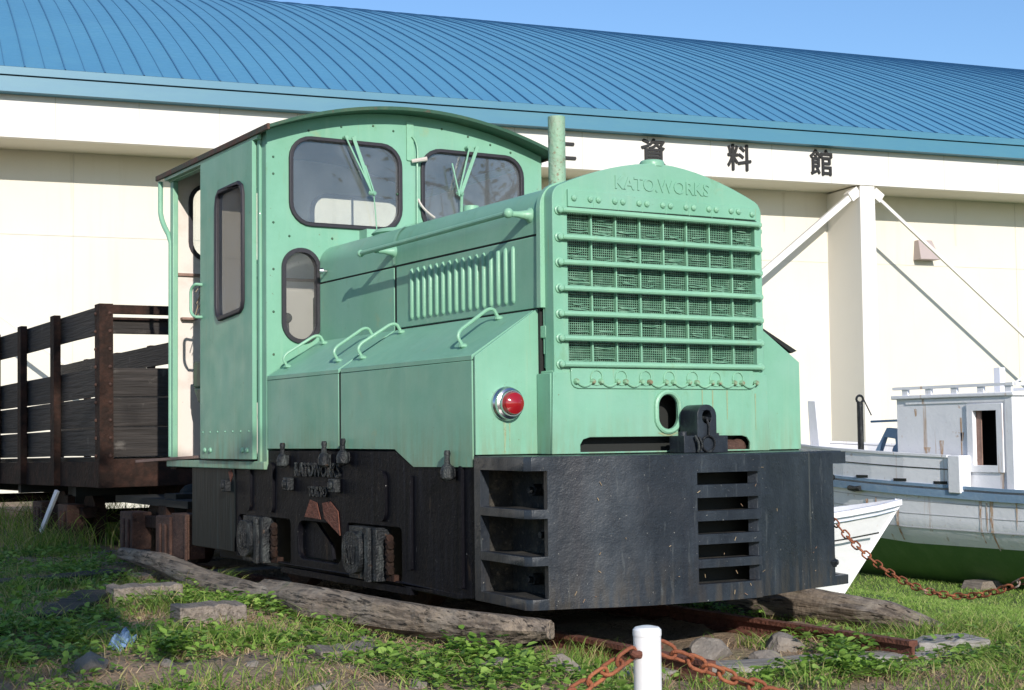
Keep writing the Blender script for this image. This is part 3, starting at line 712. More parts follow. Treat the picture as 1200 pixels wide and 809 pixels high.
# lower scalloped plate
lp = [(-.297, .948), (-.297, .905)]+[(-.297+.03*(1-math.cos(a)), .905-.03*math.sin(a)) for a in (.5, 1.0, 1.57)]
lp += [(mir(a), b_) for a, b_ in lp[::-1]]
w = MB(); w.sheet([lp], 'xz', .391, .401); spl = w.build('lower_plate', 'green', rad, bevel=.002)
w = MB()
for i in range(8):
    x0 = -.298+.876*i/8; x1 = x0+.1095; zz = .903
    pts = [(x0+.016+(x1-x0-.030)*t/8, .386, zz-.020*math.sin(PI*t/8)) for t in range(9)]
    w.tube(pts, .0042, 6)
for i in range(1, 8):
    x = -.298+.876*i/8
    w.tube([(x+.026*math.cos(a), .3885, .915+.027*math.sin(a)) for a in [2*PI*k/16 for k in range(16)]], .0028, 6, closed=True)
w.build('retaining_wire', 'green_trim', spl)
w = MB()
for i in range(9):
    x = -.298+.876*i/8
    for dx in ((.02,) if i == 0 else (-.02,) if i == 8 else (-.018, .018)):
        w.lathe((x+dx, .392, .900), (0,-1,0), [(.0115, 0), (.0115, .007), (.007, .016)], 8)
split_build(w, 'bolt', mat('rust_speckled_green', (0.23, 0.44, 0.28), .6, layers=[('n', 30, .45, .6, (0.22, 0.12, 0.07), .85)]), spl)
# shell sides: posts, blocks and gussets linking shell to bonnet
for s_ in (0, 1):
    fx = (lambda x: x) if s_ == 0 else mir
    def bx(mb, xa, xb, *r):
        a, b_ = sorted((fx(xa), fx(xb))); mb.box(a, b_, *r)
    w = MB(); bx(w, -.345, -.325, .462, .486, 1.16, 1.58)
    bx(w, -.352, -.30, .466, .486, .95, 1.58); w.cyl((fx(-.350), .474, 1.0), (fx(-.350), .474, 1.40), .010, .010, 10)
    bx(w, -.360, -.30, .455, .50, 1.40, 1.455); bx(w, -.364, -.30, .455, .505, 1.06, 1.105); bx(w, -.36, -.30, .455, .502, 1.545, 1.58)
    bx(w, -.364, -.30, .41, .505, .925, .94)
    a, b_ = sorted((fx(-.350), fx(-.342)))
    w.sheet([[(.455, 1.06), (.505, 1.06), (.455, 1.0)]], 'yz', fx(-.350), fx(-.342))
    w.build('shell_bracket', 'green_trim', rad, bevel=.003)
# apron under radiator
def oval(cx, cz, rx, rz_, n=28): return [(cx+rx*math.cos(2*PI*i/n), cz+rz_*math.sin(2*PI*i/n)) for i in range(n)]
ov = rr(.090, .182, .725, .855, .045, 6)
slot = [(-.257,.645), (.530,.645), (.530,.672), (.515,.692), (.49,.698), (-.215,.698), (-.245,.690), (-.257,.672)]
ao = [(-.378,.640), (-.2569,.640), (-.2569,.645)]
w = MB(); w.sheet([[(-.378,.639), (.628,.639), (.620,.934), (-.370,.934)], ov, slot], 'xz', .398, .408); apr = w.build('front_apron', 'green', loco, bevel=.002)
w = MB(); w.box(-.376, -.366, .409, .50, .639, .93); w.box(.610, .62, .409, .50, .639, .93); split_build(w, 'apron_side', 'green', apr, bevel=.002)
w = MB(); w.tube([(x, .395, z) for x, z in rr(.082, .190, .716, .864, .053, 6)], .010, 8, closed=True); w.build('crank_hole_rim', 'green_trim', apr)
w = MB(); w.box(-.30, .57, .56, .58, .64, .93); w.build('apron_backing', M['green_roof'], apr)
w = MB()
w.box(-.24, .50, .46, .56, .642, .70); w.build('apron_shadow_box', 'hole', apr)  # near-black block that puts shade behind the apron slot
w = MB(); w.ball((.455, .44, .650), .05, 12, (1.3, .6, .7)); w.ball((.50, .44, .652), .04, 12, (1, .6, .9)); w.build('leaf_litter', 'rust', apr)
# tow pin bracket
w = MB(); w.sheet([[(.232,.637), (.336,.637), (.336,.78)]+[(.284+.052*math.cos(a), .785+.045*math.sin(a)) for a in [PI*i/10 for i in range(11)]]+[(.232,.78)], oval(.284,.780,.026,.028,16)], 'xz', .270, .375)
w.box(.168, .232, .28, .37, .637, .705); w.box(.336, .405, .28, .37, .637, .705); w.cyl((.20, .325, .70), (.20, .325, .722), .018); w.cyl((.37, .325, .70), (.37, .325, .715), .022)
w.v = [((x-.060-.2)*.86+.2, y, (z-.637)*.92+.637) for x, y, z in w.v]
tow = w.build('tow_bracket', 'black_front', loco, bevel=.006)
w = MB()
w.tube([(.284+.034*math.cos(a), .262, .672+.032*math.sin(a)) for a in [2*PI*k/18 for k in range(18)]], .0045, 8, closed=True)
w.tube([(.284, .272, .775), (.286, .262, .745), (.284, .260, .705)], .005, 8)
w.tube([(.214, .265, .705), (.222, .255, .68), (.228, .258, .655), (.226, .262, .640)], .0055, 8); w.tube([(.232, .262, .70), (.244, .256, .67), (.240, .262, .645)], .005, 8)
w.cyl((.262, .345, .785), (.300, .265, .770), .008)
w.v = [((x-.060-.2)*.86+.2, y, (z-.637)*.92+.637) for x, y, z in w.v]
w.build('tow_pin_and_ring', 'greasy', tow)
# red tail lamp
w = MB(); w.lathe((-.507, .503, .822), (0,-1,0), [(.062, 0), (.062, .012), (.056, .02), (.056, .034), (.048, .038), (.046, .05), (.043, .05), (.043, .03)], 32)
lamp = w.build('tail_lamp', 'steel', loco)
w = MB(); w.lathe((-.507, .466, .822), (0,-1,0), [(.043, 0), (.043, .012), (.038, .028), (.024, .036), (.008, .041), (.002, .042)], 32); w.build('lamp_lens', 'lens', lamp, smooth=25)
w = MB()
for (x, z0, z1, ww, y) in ((-.512, .755, .645, .006, .5025), (-.492, .752, .665, .003, .5025), (.137, .712, .700, .05, .3975), (.30, .872, .80, .003, .3975), (.42, .872, .76, .004, .3975), (.35, .872, .70, .003, .3975), (.56, .86, .72, .003, .3975)):
    w.sheet([[(x-ww, z0), (x+ww, z0), (x+ww*.3, z1), (x-ww*.4, z1)][::-1]], 'xz', y-.0006, y)
split_build(w, 'rust_run', mat('thin_rust_stain', (0.27, 0.33, 0.19), .7, layers=[('n', (90, 90, 12), .45, .62, (0.24, 0.42, 0.29), .9), ('n', 120, .55, .65, (0.22, 0.15, 0.08), .7)]), loco, smooth=0)
# --- cab
YF, YB = 2.460, 3.850
def archz(x, e=0): u = (x-CX)/.76; return 2.155+e+.140*(1-abs(u)**2.0)
def front_loop(x0, x1, zlo): return [(x0, zlo), (x1, zlo)]+[(x1+(x0-x1)*i/20, archz(x1+(x0-x1)*i/20)) for i in range(21)]
W1 = rr(-.512, .062, 1.722, 2.132, .10); W2 = [(mir(a), b_) for a, b_ in W1[::-1]]; OV = rr(-.550, -.375, 1.165, 1.595, .085, 8); OV2 = [(mir(a), b_) for a, b_ in OV[::-1]]
w = MB(); w.sheet([front_loop(XL, XR, .60), W1, W2, OV, OV2], 'xz', YF, YF+.022); w.build('cab_front_wall', 'green', loco, smooth=20)
w = MB(); w.sheet([front_loop(XL+.01, XR-.01, .62), W1, W2, OV, OV2], 'xz', YF+.024, YF+.030); w.build('cab_front_lining', 'cream', loco, smooth=20)
def grow(loop, d):
    cx = sum(p[0] for p in loop)/len(loop); cz = sum(p[1] for p in loop)/len(loop); n = len(loop); out = []
    for i in range(n):
        a = Vector(loop[i-1]); b_ = Vector(loop[(i+1) % n]); t = (b_-a).normalized(); nn = Vector((t.y, -t.x)); p = Vector(loop[i])
        if nn.dot(p-Vector((cx, cz))) < 0: nn = -nn
        out.append(tuple(p+nn*d))
    return out
def window(name, loop, plane, a, out_dir, parent, gw=.011, pane=True):
    w = MB(); w.sheet([grow(loop, gw), grow(loop, -.009)[::-1]], plane, a+out_dir*.014, a-out_dir*.026); g_ = w.build(name, 'rubber', parent, bevel=.006, smooth=60, seg=3)
    w = MB(); w.sheet([grow(loop, -.008)], plane, a-out_dir*.004, a-out_dir*.009); w.build('pane', 'glass' if name in ('windscreen', 'door_window') else 'sideglass', g_, smooth=0)
    return g_
for lp_, nm in ((W1, 'windscreen'), (W2, 'windscreen'), (OV, 'oval_window'), (OV2, 'oval_window')): window(nm, lp_, 'xz', YF, -1, loco)
# centre strip, rivets
w = MB(); w.sheet([rr(.100, .138, 2.07, 2.262, .006, 3)], 'xz', YF-.001, YF-.008); w.build('centre_strip', 'green_trim', loco, bevel=.002)
w = MB()
for x, z in ((-.60,2.03),(-.60,1.95),(-.60,1.72),(-.60,1.50),(-.60,1.30),(-.60,1.10),(-.52,1.66),(-.30,1.66),(-.42,2.17),(-.25,2.205),(-.08,2.225),(.03,2.21),(.30,2.245),(.45,2.22),(.58,2.19),(.70,2.16),(.82,1.95),(.82,1.75),(.118,2.235),(.118,2.15),(.05,1.9)):
    w.lathe((x, YF, z), (0,-1,0), [(.0065, 0), (.005, .003), (.001, .004)], 8)
split_build(w, 'rivet', 'green_roof', loco)
# wipers
for dx in (0, .635):
    w = MB(); x = dx
    if dx == 0:
        w.cyl((-.237, 2.458, 2.150), (-.237, 2.425, 2.150), .010, .010, 10); w.cyl((-.190, 2.458, 2.155), (-.190, 2.43, 2.155), .007, .007, 8)
        w.bar((-.245, 2.425, 2.155), (-.112, 2.415, 1.895), .007, .006, (0,1,0)); w.bar((-.200, 2.43, 2.155), (-.105, 2.42, 1.890), .018, .004, (0,1,0))
        w.bar((-.140, 2.425, 2.02), (-.098, 2.41, 1.88), .006, .006, (0,1,0)); w.cyl((-.112, 2.43, 1.89), (-.100, 2.40, 1.885), .012, .010, 8)
        w.tube([(-.103, 2.41, 1.885), (-.085, 2.43, 1.80), (-.072, 2.44, 1.70)], .003, 6)
    else:
        w.cyl((.437, 2.458, 2.160), (.437, 2.425, 2.160), .010, .010, 10); w.cyl((.490, 2.458, 2.165), (.490, 2.43, 2.165), .007, .007, 8)
        w.bar((.440, 2.425, 2.165), (.372, 2.415, 1.925), .007, .006, (0,1,0)); w.bar((.487, 2.43, 2.165), (.385, 2.42, 1.920), .018, .004, (0,1,0))
        w.bar((.338, 2.425, 2.07), (.370, 2.41, 1.905), .006, .006, (0,1,0)); w.cyl((.372, 2.43, 1.925), (.384, 2.40, 1.915), .012, .010, 8)
        w.tube([(.384, 2.41, 1.915), (.392, 2.43, 1.84), (.400, 2.445, 1.76)], .008, 6)
    w.build('wiper', 'green_trim', loco)
w = MB(); w.tube(arc((.125, 2.445, 2.19), (.165, 2.44, 2.16), (.150, 2.44, 2.05), 6)+[(.150, 2.445, 1.75)], .0045, 6); w.build('conduit', 'green_trim', loco)
w = MB(); w.tube(arc((.155, 2.44, 1.88), (.16, 2.42, 1.83), (.235, 2.42, 1.79), 6), .006, 6); w.cyl((.12, 2.44, 2.065), (.19, 2.41, 2.078), .010, .012, 8); w.build('hose', 'seatmat', loco)
# corner posts, side rails, rear posts
for s_ in (0, 1):
    fx = (lambda x: x) if s_ == 0 else mir
    def bx(mb, xa, xb, *r):
        a, b_ = sorted((fx(xa), fx(xb))); mb.box(a, b_, *r)
    w = MB(); bx(w, -.636, -.600, 2.4605, 2.552, .60, 2.150); bx(w, -.648, -.630, 2.515, 2.545, .60, 2.14); w.build('corner_post', 'green', loco, bevel=.004)
    w = MB(); bx(w, -.640, -.605, 2.552, 3.86, 2.112, 2.150); bx(w, -.665, -.641, 2.50, 3.86, 2.118, 2.140); w.build('door_rail', 'green_trim', loco, bevel=.003)
    w = MB(); bx(w, -.636, -.606, 3.800, 3.850, .60, 2.112); w.build('rear_post', 'green_trim', loco, bevel=.004)
    w = MB(); bx(w, -.650, -.600, 2.46, 3.86, .565, .603); w.build('sill', 'green', loco, bevel=.004)
# sliding door (left, pushed forward)
DW = rr(2.668, 3.018, 1.325, 1.925, .05, 5)
DW = [(2.70,1.325), (2.985,1.305), (3.012,1.33), (3.022,1.37), (3.022,1.86), (3.012,1.91), (2.985,1.93), (2.72,1.935), (2.68,1.915), (2.665,1.88), (2.665,1.365), (2.675,1.34)]
w = MB(); w.sheet([rr(2.556, 3.275, .612, 2.118, .004, 2), DW], 'yz', -.668, -.645); door = w.build('sliding_door', 'green', loco, bevel=.003)
window('door_window', DW, 'yz', -.668, -1, door, .015)
w = MB(); w.tube([(-.668, 3.245, 1.495), (-.70, 3.25, 1.497)]+arc((-.70, 3.25, 1.497), (-.712, 3.285, 1.49), (-.712, 3.292, 1.46), 4)+arc((-.712, 3.292, 1.37), (-.712, 3.285, 1.34), (-.70, 3.25, 1.33), 4)+[(-.668, 3.245, 1.33)], .008, 8); w.build('door_handle', 'green_trim', door)
w = MB()
for i in range(7): w.lathe((-.668, 2.60+.105*i, .745), (-1,0,0), [(.006,0),(.003,.004)], 8)
for y in (2.62, 2.68, 3.12, 3.20): w.lathe((-.668, y, .655), (-1,0,0), [(.013,0),(.012,.007),(.004,.011)], 10)
split_build(w, 'rivet', 'green_trim', door)
# right side wall with doorway window
w = MB(); w.sheet([rr(2.552, 3.80, .603, 2.112, .004, 2), rr(2.75, 3.6, 1.25, 1.95, .07)], 'yz', mir(-.635), mir(-.615)); w.build('cab_right_wall', 'cream', loco)
# rear wall
R1 = rr(-.525, .055, 1.70, 2.10, .09); R2 = [(mir(a), b_) for a, b_ in R1[::-1]]
w = MB(); w.sheet([front_loop(XL+.03, XR-.03, .60), R1, R2], 'xz', YB-.02, YB); w.build('cab_rear_wall', 'cream', loco, smooth=20)
for lp_ in (R1, R2): window('rear_window', lp_, 'xz', YB-.02, -1, loco, .014)
w = MB(); w.box(.435, .447, YB-.036, YB-.03, 1.70, 2.10); w.build('window_divider', 'rubber', loco)
w = MB(); w.box(XL+.03, XR-.03, YB-.035, YB-.021, 1.60, 1.615); w.box(XL+.05, -.50, YB-.06, YB-.021, 1.36, 1.372); split_build(w, 'wall_rail', 'brownboard', loco)
# floor
w = MB(); w.box(XL+.01, XR-.01, YF, YB, .566, .602); w.box(-.60, .86, YB, 3.95, .55, .585); w.build('cab_floor', 'rust_dark', loco)
# roof sheet
w = MB(); rx0, rx1 = XL-.028, XR+.028
top = [(rx0+(rx1-rx0)*i/28, archz(rx0+(rx1-rx0)*i/28, .016)) for i in range(29)]
lo = [(x, z-.016) for x, z in top][::-1]
w.sheet([(lo[::-1]+top[::-1])], 'xz', 2.345, 3.985); rf = w.build('cab_roof', 'green_roof', loco, smooth=20)
w = MB(); w.box(rx0-.012, rx0+.002, 2.345, 3.985, top[0][1]-.026, top[0][1]+.003); w.box(rx1-.002, rx1+.012, 2.345, 3.985, top[0][1]-.026, top[0][1]+.003); split_build(w, 'roof_gutter', 'roof_edge', rf, bevel=.003)
w = MB(); g0 = Vector((rx0+.01, 3.96, 2.13)); w.tube([g0, (rx0+.008, 3.955, 2.00)]+arc((rx0+.008, 3.955, 1.96), (rx0+.01, 3.94, 1.90), (-.640, 3.865, 1.83), 6)+[(-.632, 3.845, 1.78), (-.632, 3.84, .62)], .014, 10)
w.build('downpipe', 'green_trim', loco)
# cab contents
w = MB(); w.box(-.60, -.30, 3.30, 3.58, .98, 1.12); w.hexa([(-.60,3.34,.90),(-.30,3.34,.90),(-.30,3.50,.90),(-.60,3.50,.90),(-.60,3.30,.98),(-.30,3.30,.98),(-.30,3.58,.98),(-.60,3.58,.98)])
w.build('tool_box', 'green_roof', loco, bevel=.01)
w = MB(); w.box(-.58, -.50, 3.34, 3.46, .60, .90); w.build('tool_box_leg', 'hole', loco)
w = MB(); w.box(-.20, .45, 3.35, 3.75, 1.00, 1.07); w.box(-.20, .45, 3.72, 3.80, 1.07, 1.55); w.box(-.1, .35, 3.4, 3.7, .6, 1.0); w.build('driver_seat', 'seatmat', loco, bevel=.02)
w = MB(); w.box(-.30, .55, 2.49, 2.70, .60, 1.40); w.build('control_desk', 'green_roof', loco, bevel=.01)
w = MB(); w.tube([(-.36, 2.80, .60), (-.38, 2.78, .95), (-.42, 2.73, 1.28)], .009, 8); lv = w.build('lever', 'rubber', loco)
w = MB(); w.ball((-.422, 2.727, 1.295), .026, 14); w.build('lever_knob', 'hole', lv)
w = MB(); w.box(-.60, -.52, 3.22, 3.34, 1.30, 1.60); w.build('switch_box', 'green_trim', loco, bevel=.006)
rn = random.Random(2); w = MB()
for i in range(40):
    y = rn.uniform(3.33, 3.42); z = 1.58-rn.uniform(0, .1); w.bar((-.60+rn.uniform(-.01,.03), y, z), (-.62+rn.uniform(-.02,.03), y+rn.uniform(-.03,.05), z-rn.uniform(.05,.18)), .004, .003)
w.build('nest_straw', 'straw', loco, smooth=0)
w = MB(); w.tube([(-.56, 2.60, 2.05), (-.57, 2.62, 1.75), (-.56, 2.63, 1.4), (-.57, 2.62, 1.15)], .02, 8); w.build('hanging_cloth', 'brownboard', loco)
w = MB(); w.hexa([(-.70,4.25,.585),(-.62,3.26,.618),(-.50,3.26,.618),(-.50,4.05,.59),(-.70,4.25,.600),(-.62,3.26,.632),(-.50,3.26,.632),(-.50,4.05,.605)]); w.build('step_board', 'brownboard', loco)
# exhaust and bonnet fittings
w = MB(); w.lathe((.045, 1.0, 1.60), (0,0,1), [(.06,0),(.06,.05),(.0355,.06),(.0355,.41),(.030,.41),(.030,.30)], 24)
ex = mat('rust_spotted_exhaust', (0.26, 0.42, 0.29), .6, layers=[('n', 12, .5, .65, (0.33, 0.36, 0.28), .6), ('n', 60, .56, .66, (0.20, 0.09, 0.05), .7), ('n', 5, .55, .7, (0.16, 0.07, 0.04), .8)], bump=[(80, .3)])
w.build('exhaust_pipe', ex, loco)
w = MB(); w.lathe((-.17, 1.98, 1.59), (0,0,1), [(.13, 0), (.13, .035), (.14, .04), (.12, .058), (.05, .066)], 24); w.build('filler_cap', 'green_trim', loco)
w = MB(); w.box(-.27, -.22, 2.14, 2.22, 1.62, 1.67); w.cyl((-.05, 1.55, 1.66), (-.05, 1.55, 1.71), .035); split_build(w, 'bonnet_fitting', 'green_trim', loco)
w = MB(); w.lathe((-.374, 2.36, 1.49), (-1,0,0), [(.006,0),(.006,.02),(.016,.022),(.012,.04)], 10); w.build('side_stud', 'steel', loco)
# open panel raised on the far casing, built as a dark wedge
w = MB(); w.hexa([(.62,.52,1.168),(.86,.52,1.03),(.86,.9,1.03),(.62,.9,1.168),(.62,.52,1.172),(.885,.52,1.040),(.885,.9,1.040),(.62,.9,1.176)]); w.build('raised_flap', 'hole', loco)

# ------------------------------------------------------------------ wagon
wag = thing('open_wagon', 'dark rusty open wagon with plank sides standing behind the green locomotive', 'wagon', (.10, 5.17, .42))
WX0, WX1, WY0, WY1 = -.635, .835, 5.17, 12.0
def plank(y0, y1, x, z0, z1, rr_):
    w = MB(); n = 10; vs_ = []
    t = .022
    for i in range(n+1):
        y = y0+(y1-y0)*i/n; j = rr_.uniform(-.003, .003); k = rr_.uniform(-.003, .003)
        vs_ += [(x, y, z0+j), (x+t, y, z0+j), (x+t, y, z1+k), (x, y, z1+k)]
    fs = []
    for i in range(n):
        a = 4*i; fs += [(a, a+4, a+7, a+3)[::-1], (a+1, a+2, a+6, a+5)[::-1], (a+3, a+7, a+6, a+2)[::-1], (a, a+1, a+5, a+4)[::-1]]
    fs += [(0, 1, 2, 3), (4*n+3, 4*n+2, 4*n+1, 4*n)]
    return w.add(vs_, fs)
rw = random.Random(11)
zs_ = ((1.375, 1.548), (.992, 1.170), (.803, .983), (.622, .794))
for x in (WX0+.015, WX1-.037):
    for z0, z1 in zs_: plank(WY0+.06, WY1, x, z0, z1, rw).build('side_plank', 'darkwood', wag, smooth=0)
for z0, z1 in ((1.378, 1.463), (.988, 1.165), (.803, .980), (.612, .795)):
    w = MB(); w.box(WX0+.05, WX1-.05, WY0+.02, WY0+.045, z0, z1); w.build('end_plank', 'darkwood_end', wag, bevel=.004)
w = MB(); w.box(WX0, WX1, WY0-.01, WY0+.03, 1.50, 1.556); w.box(WX0, WX1, WY0-.008, WY0+.02, 1.462, 1.478); split_build(w, 'end_rail', 'rust_dark', wag, bevel=.003)
w = MB(); w.box(WX0-.01, WX1+.01, WY0-.01, WY0+.05, .425, .60); w.build('end_sill', 'rust_dark', wag, bevel=.004)
for x in (WX0, WX1-.05):
    w = MB(); w.box(x, x+.05, WY0+.05, WY1, .425, .585); w.build('side_sill', 'rust_dark', wag, bevel=.004)
for x, d in ((WX0-.006, 1), (WX1+.006, -1)):
    w = MB(); a, b_ = sorted((x, x+d*.008)); w.box(a, b_, WY0-.012, WY0+.085, .425, 1.56)
    a, b_ = sorted((x, x+d*.085)); w.box(a, b_, WY0-.020, WY0-.011, .425, 1.56); w.build('corner_angle', 'rust_dark', wag)
    w = MB()
    for i in range(9):
        z = .62+.11*i; w.ball((x+d*.065, WY0-.022, z), .012, 8); w.ball((x-d*.002, WY0+.055, z), .012, 8)
    split_build(w, 'rivet', 'rust', wag)
    for y in (6.15, 7.07, 7.90, 8.8, 9.8, 10.8, 11.8):
        w = MB(); a, b_ = sorted((x-d*.035, x+d*.012)); w.box(a, b_, y-.05, y+.05, .43, 1.545+.02); w.build('side_stake', 'rust_dark', wag, bevel=.004)
w = MB(); w.box(WX0+.05, WX1-.05, WY0+.05, WY1, .585, .61); w.build('wagon_floor', 'darkwood', wag)
w = MB(); w.box(-.1, .3, WY0+.05, WY1, .33, .424); w.build('centre_sill', 'rust_dark', wag)
for y in (5.9, 7.4, 8.9): 
    w = MB(); w.box(WX0+.05, WX1-.05, y, y+.08, .36, .43); w.build('cross_beam', 'hole', wag)
wag.rotation_euler = (math.radians(-.55), math.radians(-.3), 0)
# bogie under and ahead of the wagon
def bogie(y0, label, name='wagon_bogie'):
    b_ = thing(name, label, 'bogie', (.1, y0, 0), 'bogies carrying the wagon')
    for x in (-.52, .62):
        w = MB(); w.box(x, x+.10, y0-.42, y0+.62, .20, .27); w.box(x+.02, x+.08, y0+.02, y0+.16, .12, .34); w.build('truck_frame', 'rust_dark', b_, bevel=.006)
    for dy in (-.22, .46):
        w = MB(); w.cyl((-.40, y0+dy, .19), (.60, y0+dy, .19), .03); ax = w.build('axle', 'rust_dark', b_)
        for x in (-.42, .55):
            w = MB(); w.cyl((x, y0+dy, .19), (x+.07, y0+dy, .19), .17, .17, 28); w.build('wheel', 'rust_dark', ax)
        for x in (-.60, .66):
            w = MB(); w.box(x, x+.12, y0+dy-.12, y0+dy+.12, .07, .29); w.box(x-.015, x, y0+dy-.085, y0+dy-.03, .08, .25); w.box(x-.015, x, y0+dy+.0, y0+dy+.045, .08, .25)
            w.build('axle_box', 'rust', b_, bevel=.008)
    w = MB(); w.box(-.45, .65, y0+.0, y0+.2, .28, .40); w.ball((.1, y0+.1, .38), .1); w.build('bolster', 'hole', b_)
    return b_
b1 = bogie(4.30, 'rusty bogie between the locomotive and the wagon end')
w = MB(); w.box(-.585, -.48, 3.72, 3.98, .07, .31); w.box(-.60, -.585, 3.70, 3.73, .06, .31); w.build('end_plate', 'rust', b1, bevel=.006)
w = MB(); w.box(-.50, .60, 3.95, 5.3, .33, .37); w.cyl((.1, 3.5, .45), (.1, 5.2, .45), .05); w.ball((-.1, 4.1, .38), .09); w.ball((-.25, 4.6, .37), .08); w.build('drawbar', 'hole', b1)
bogie(6.4, 'dark rusty bogie under the near half of the wagon behind the hanging strip'); bogie(10.6, 'dark bogie under the far end of the wagon')
w = MB(); w.hexa([(-.70,5.93,.395),(-.70,5.86,.385),(-.72,6.20,.10),(-.72,6.25,.12),(-.715,5.93,.395),(-.715,5.86,.385),(-.735,6.20,.10),(-.735,6.25,.12)])
single(w, 'hanging_strip', 'boatwhite', 'pale grey painted strip hanging askew below the wagon side', 'strip', (-.71, 6.05, .25))

# ------------------------------------------------------------------ track, timbers
for x, yf in ((.50, -.465), (-.34, -.44)):
    w = MB(); yb = 13.0; zt0 = -.066
    prof = [(-.032,0), (.032,0), (.032,.006), (.005,.014), (.005,.042), (.018,.047), (.018,.062), (-.018,.062), (-.018,.047), (-.005,.042), (-.005,.014), (-.032,.006)]
    w.sheet([[(x+a*1.1, zt0+.004+b_*1.05) for a, b_ in prof]], 'xz', yf, yb)
    single(w, 'rail', 'rust_red', ('rusty rail end lying on the grass in front of the right side of the casting' if x > 0 else 'rusty rail end half buried in weeds behind the white post'), 'rail', (x, yf, 0), 'rails of the track under the locomotive')
def log(pts, rs, name, mat_, label, cat, n=18, rough=.085, seed=1):
    rg = random.Random(seed); w = MB(); pts = [Vector(p) for p in pts]
    P2, R2_ = [], []
    for i in range(len(pts)-1):
        for k in range(6):
            t = k/6; P2.append(pts[i].lerp(pts[i+1], t)); R2_.append(rs[i]*(1-t)+rs[i+1]*t)
    P2.append(pts[-1]); R2_.append(rs[-1]); 
    # radial wobble
    u = None; vs_ = []; ph = [rg.uniform(0, 6) for _ in range(6)]
    for i, p in enumerate(P2):
        d = (P2[min(i+1, len(P2)-1)]-P2[max(i-1, 0)]).normalized()
        a = Vector((0,0,1)); s1 = d.cross(a).normalized(); u_ = s1.cross(d)
        for k in range(n):
            th_ = 2*PI*k/n
            r = R2_[i]*(1+rough*math.sin(3*th_+ph[0]+i*.3)+rough*.8*math.sin(5*th_+ph[1]-i*.2)+rough*.7*math.sin(8*th_+ph[2])+rg.uniform(-.02,.02))
            vs_.append(p+(s1*math.cos(th_)+u_*math.sin(th_))*r)
    m_ = len(P2); fs = [(i*n+k, i*n+(k+1) % n, (i+1)*n+(k+1) % n, (i+1)*n+k) for i in range(m_-1) for k in range(n)]
    fs += [tuple(range(n))[::-1], tuple((m_-1)*n+k for k in range(n))]
    w.add(vs_, fs); return single(w, name, mat_, label, cat, tuple(pts[0]), smooth=50)
log([(-.74,4.35,.075), (-.80,3.5,.085), (-.88,2.7,.055), (-.93,1.95,.055), (-.935,1.50,.06)], [.034,.050,.055,.052,.04], 'log', 'logwood', 'weathered grey log lying beside the track left of the locomotive', 'log', seed=5)
log([(-.90,1.85,.075), (-.95,1.2,.08), (-.86,.55,.078), (-.74,.10,.078), (-.665,-.03,.08)], [.042,.056,.054,.047,.03], 'log', 'logwood', 'nearer weathered log with tapered end lying below the left steps of the casting', 'log', seed=8)
log([(1.0,2.0,-.03), (1.0,1.2,-.025), (1.01,.6,-.02), (1.03,.22,-.02), (1.06,-.06,-.04)], [.07,.085,.085,.072,.022], 'log', 'logwood', 'brown pointed log behind the right rail end', 'log', seed=13)
def timber(p0, p1, wd, h, label, mat_='sleeper', name='sleeper', ztop=.03, tilt=0, loc=None, jit=.010, group=None):
    p0 = Vector((*p0, ztop-h/2)); p1 = Vector((*p1, ztop-h/2+tilt)); d = (p1-p0).normalized(); n = 10; s1 = d.cross(Vector((0,0,1))).normalized(); up = s1.cross(d)
    rg = random.Random(int(abs(p0.x*91+p0.y*37)*10)); vs_ = []
    for i in range(n+1):
        c = p0.lerp(p1, i/n)
        for (a, b_) in ((-1,-1), (1,-1), (1,1), (-1,1)):
            vs_.append(c+s1*(a*wd/2+rg.uniform(-jit, jit))+up*(b_*h/2+rg.uniform(-jit, jit)*.6))
    fs = [(4*i+k, 4*i+(k+1) % 4, 4*i+4+(k+1) % 4, 4*i+4+k) for i in range(n) for k in range(4)]+[(3,2,1,0), (4*n, 4*n+1, 4*n+2, 4*n+3)]
    w = MB().add(vs_, fs)
    # grain follows the timber: build along local X
    o = w.build(name, mat_, smooth=0, bevel=.006)
    ang = math.atan2(d.y, d.x); o.data.transform(Matrix.Rotation(-ang, 4, 'Z') @ Matrix.Translation(-p0)); o.location = p0; o.rotation_euler = (0, 0, ang)
    return tag(o, label, 'sleeper', group)
timber((-1.15,-.03), (.78,-.44), .15, .12, 'long pale grey sleeper under the rail ends, passing behind the white post', ztop=-.045)
timber((.60,-.33), (.90,-.38), .15, .12, 'short pale grey timber block at the right rail end', ztop=-.02)
timber((-1.50,2.00), (-1.22,1.97), .17, .15, 'weathered sleeper end poking out of the weeds left of the logs', 'woodgrey', ztop=.115)
timber((-1.52,1.13), (-1.28,1.10), .17, .15, 'nearer weathered sleeper end standing up in the weeds', 'woodgrey', ztop=.115)
timber((-1.33,.34), (-1.12,.31), .17, .12, 'flat sleeper end almost buried in front of the near log', 'woodgrey', ztop=.035)
timber((-1.92,1.35), (-1.50,2.15), .14, .06, 'dark split plank lying in the shaded grass', 'darkwood', 'plank', ztop=.09)['category'] = 'plank'
timber((-1.9,3.3), (-1.0,3.55), .16, .05, 'dark plank in the shade near the wagon', 'darkwood', 'plank', ztop=.05)['category'] = 'plank'
for k, y in enumerate((2.8, 3.6, 4.5, 5.4, 6.3, 7.2)):
    timber((-1.0,y+.1), (1.0,y), .17, .12, 'sleeper hidden under the locomotive and wagon shadow', 'woodgrey', ztop=.01, group='sleepers under the track')
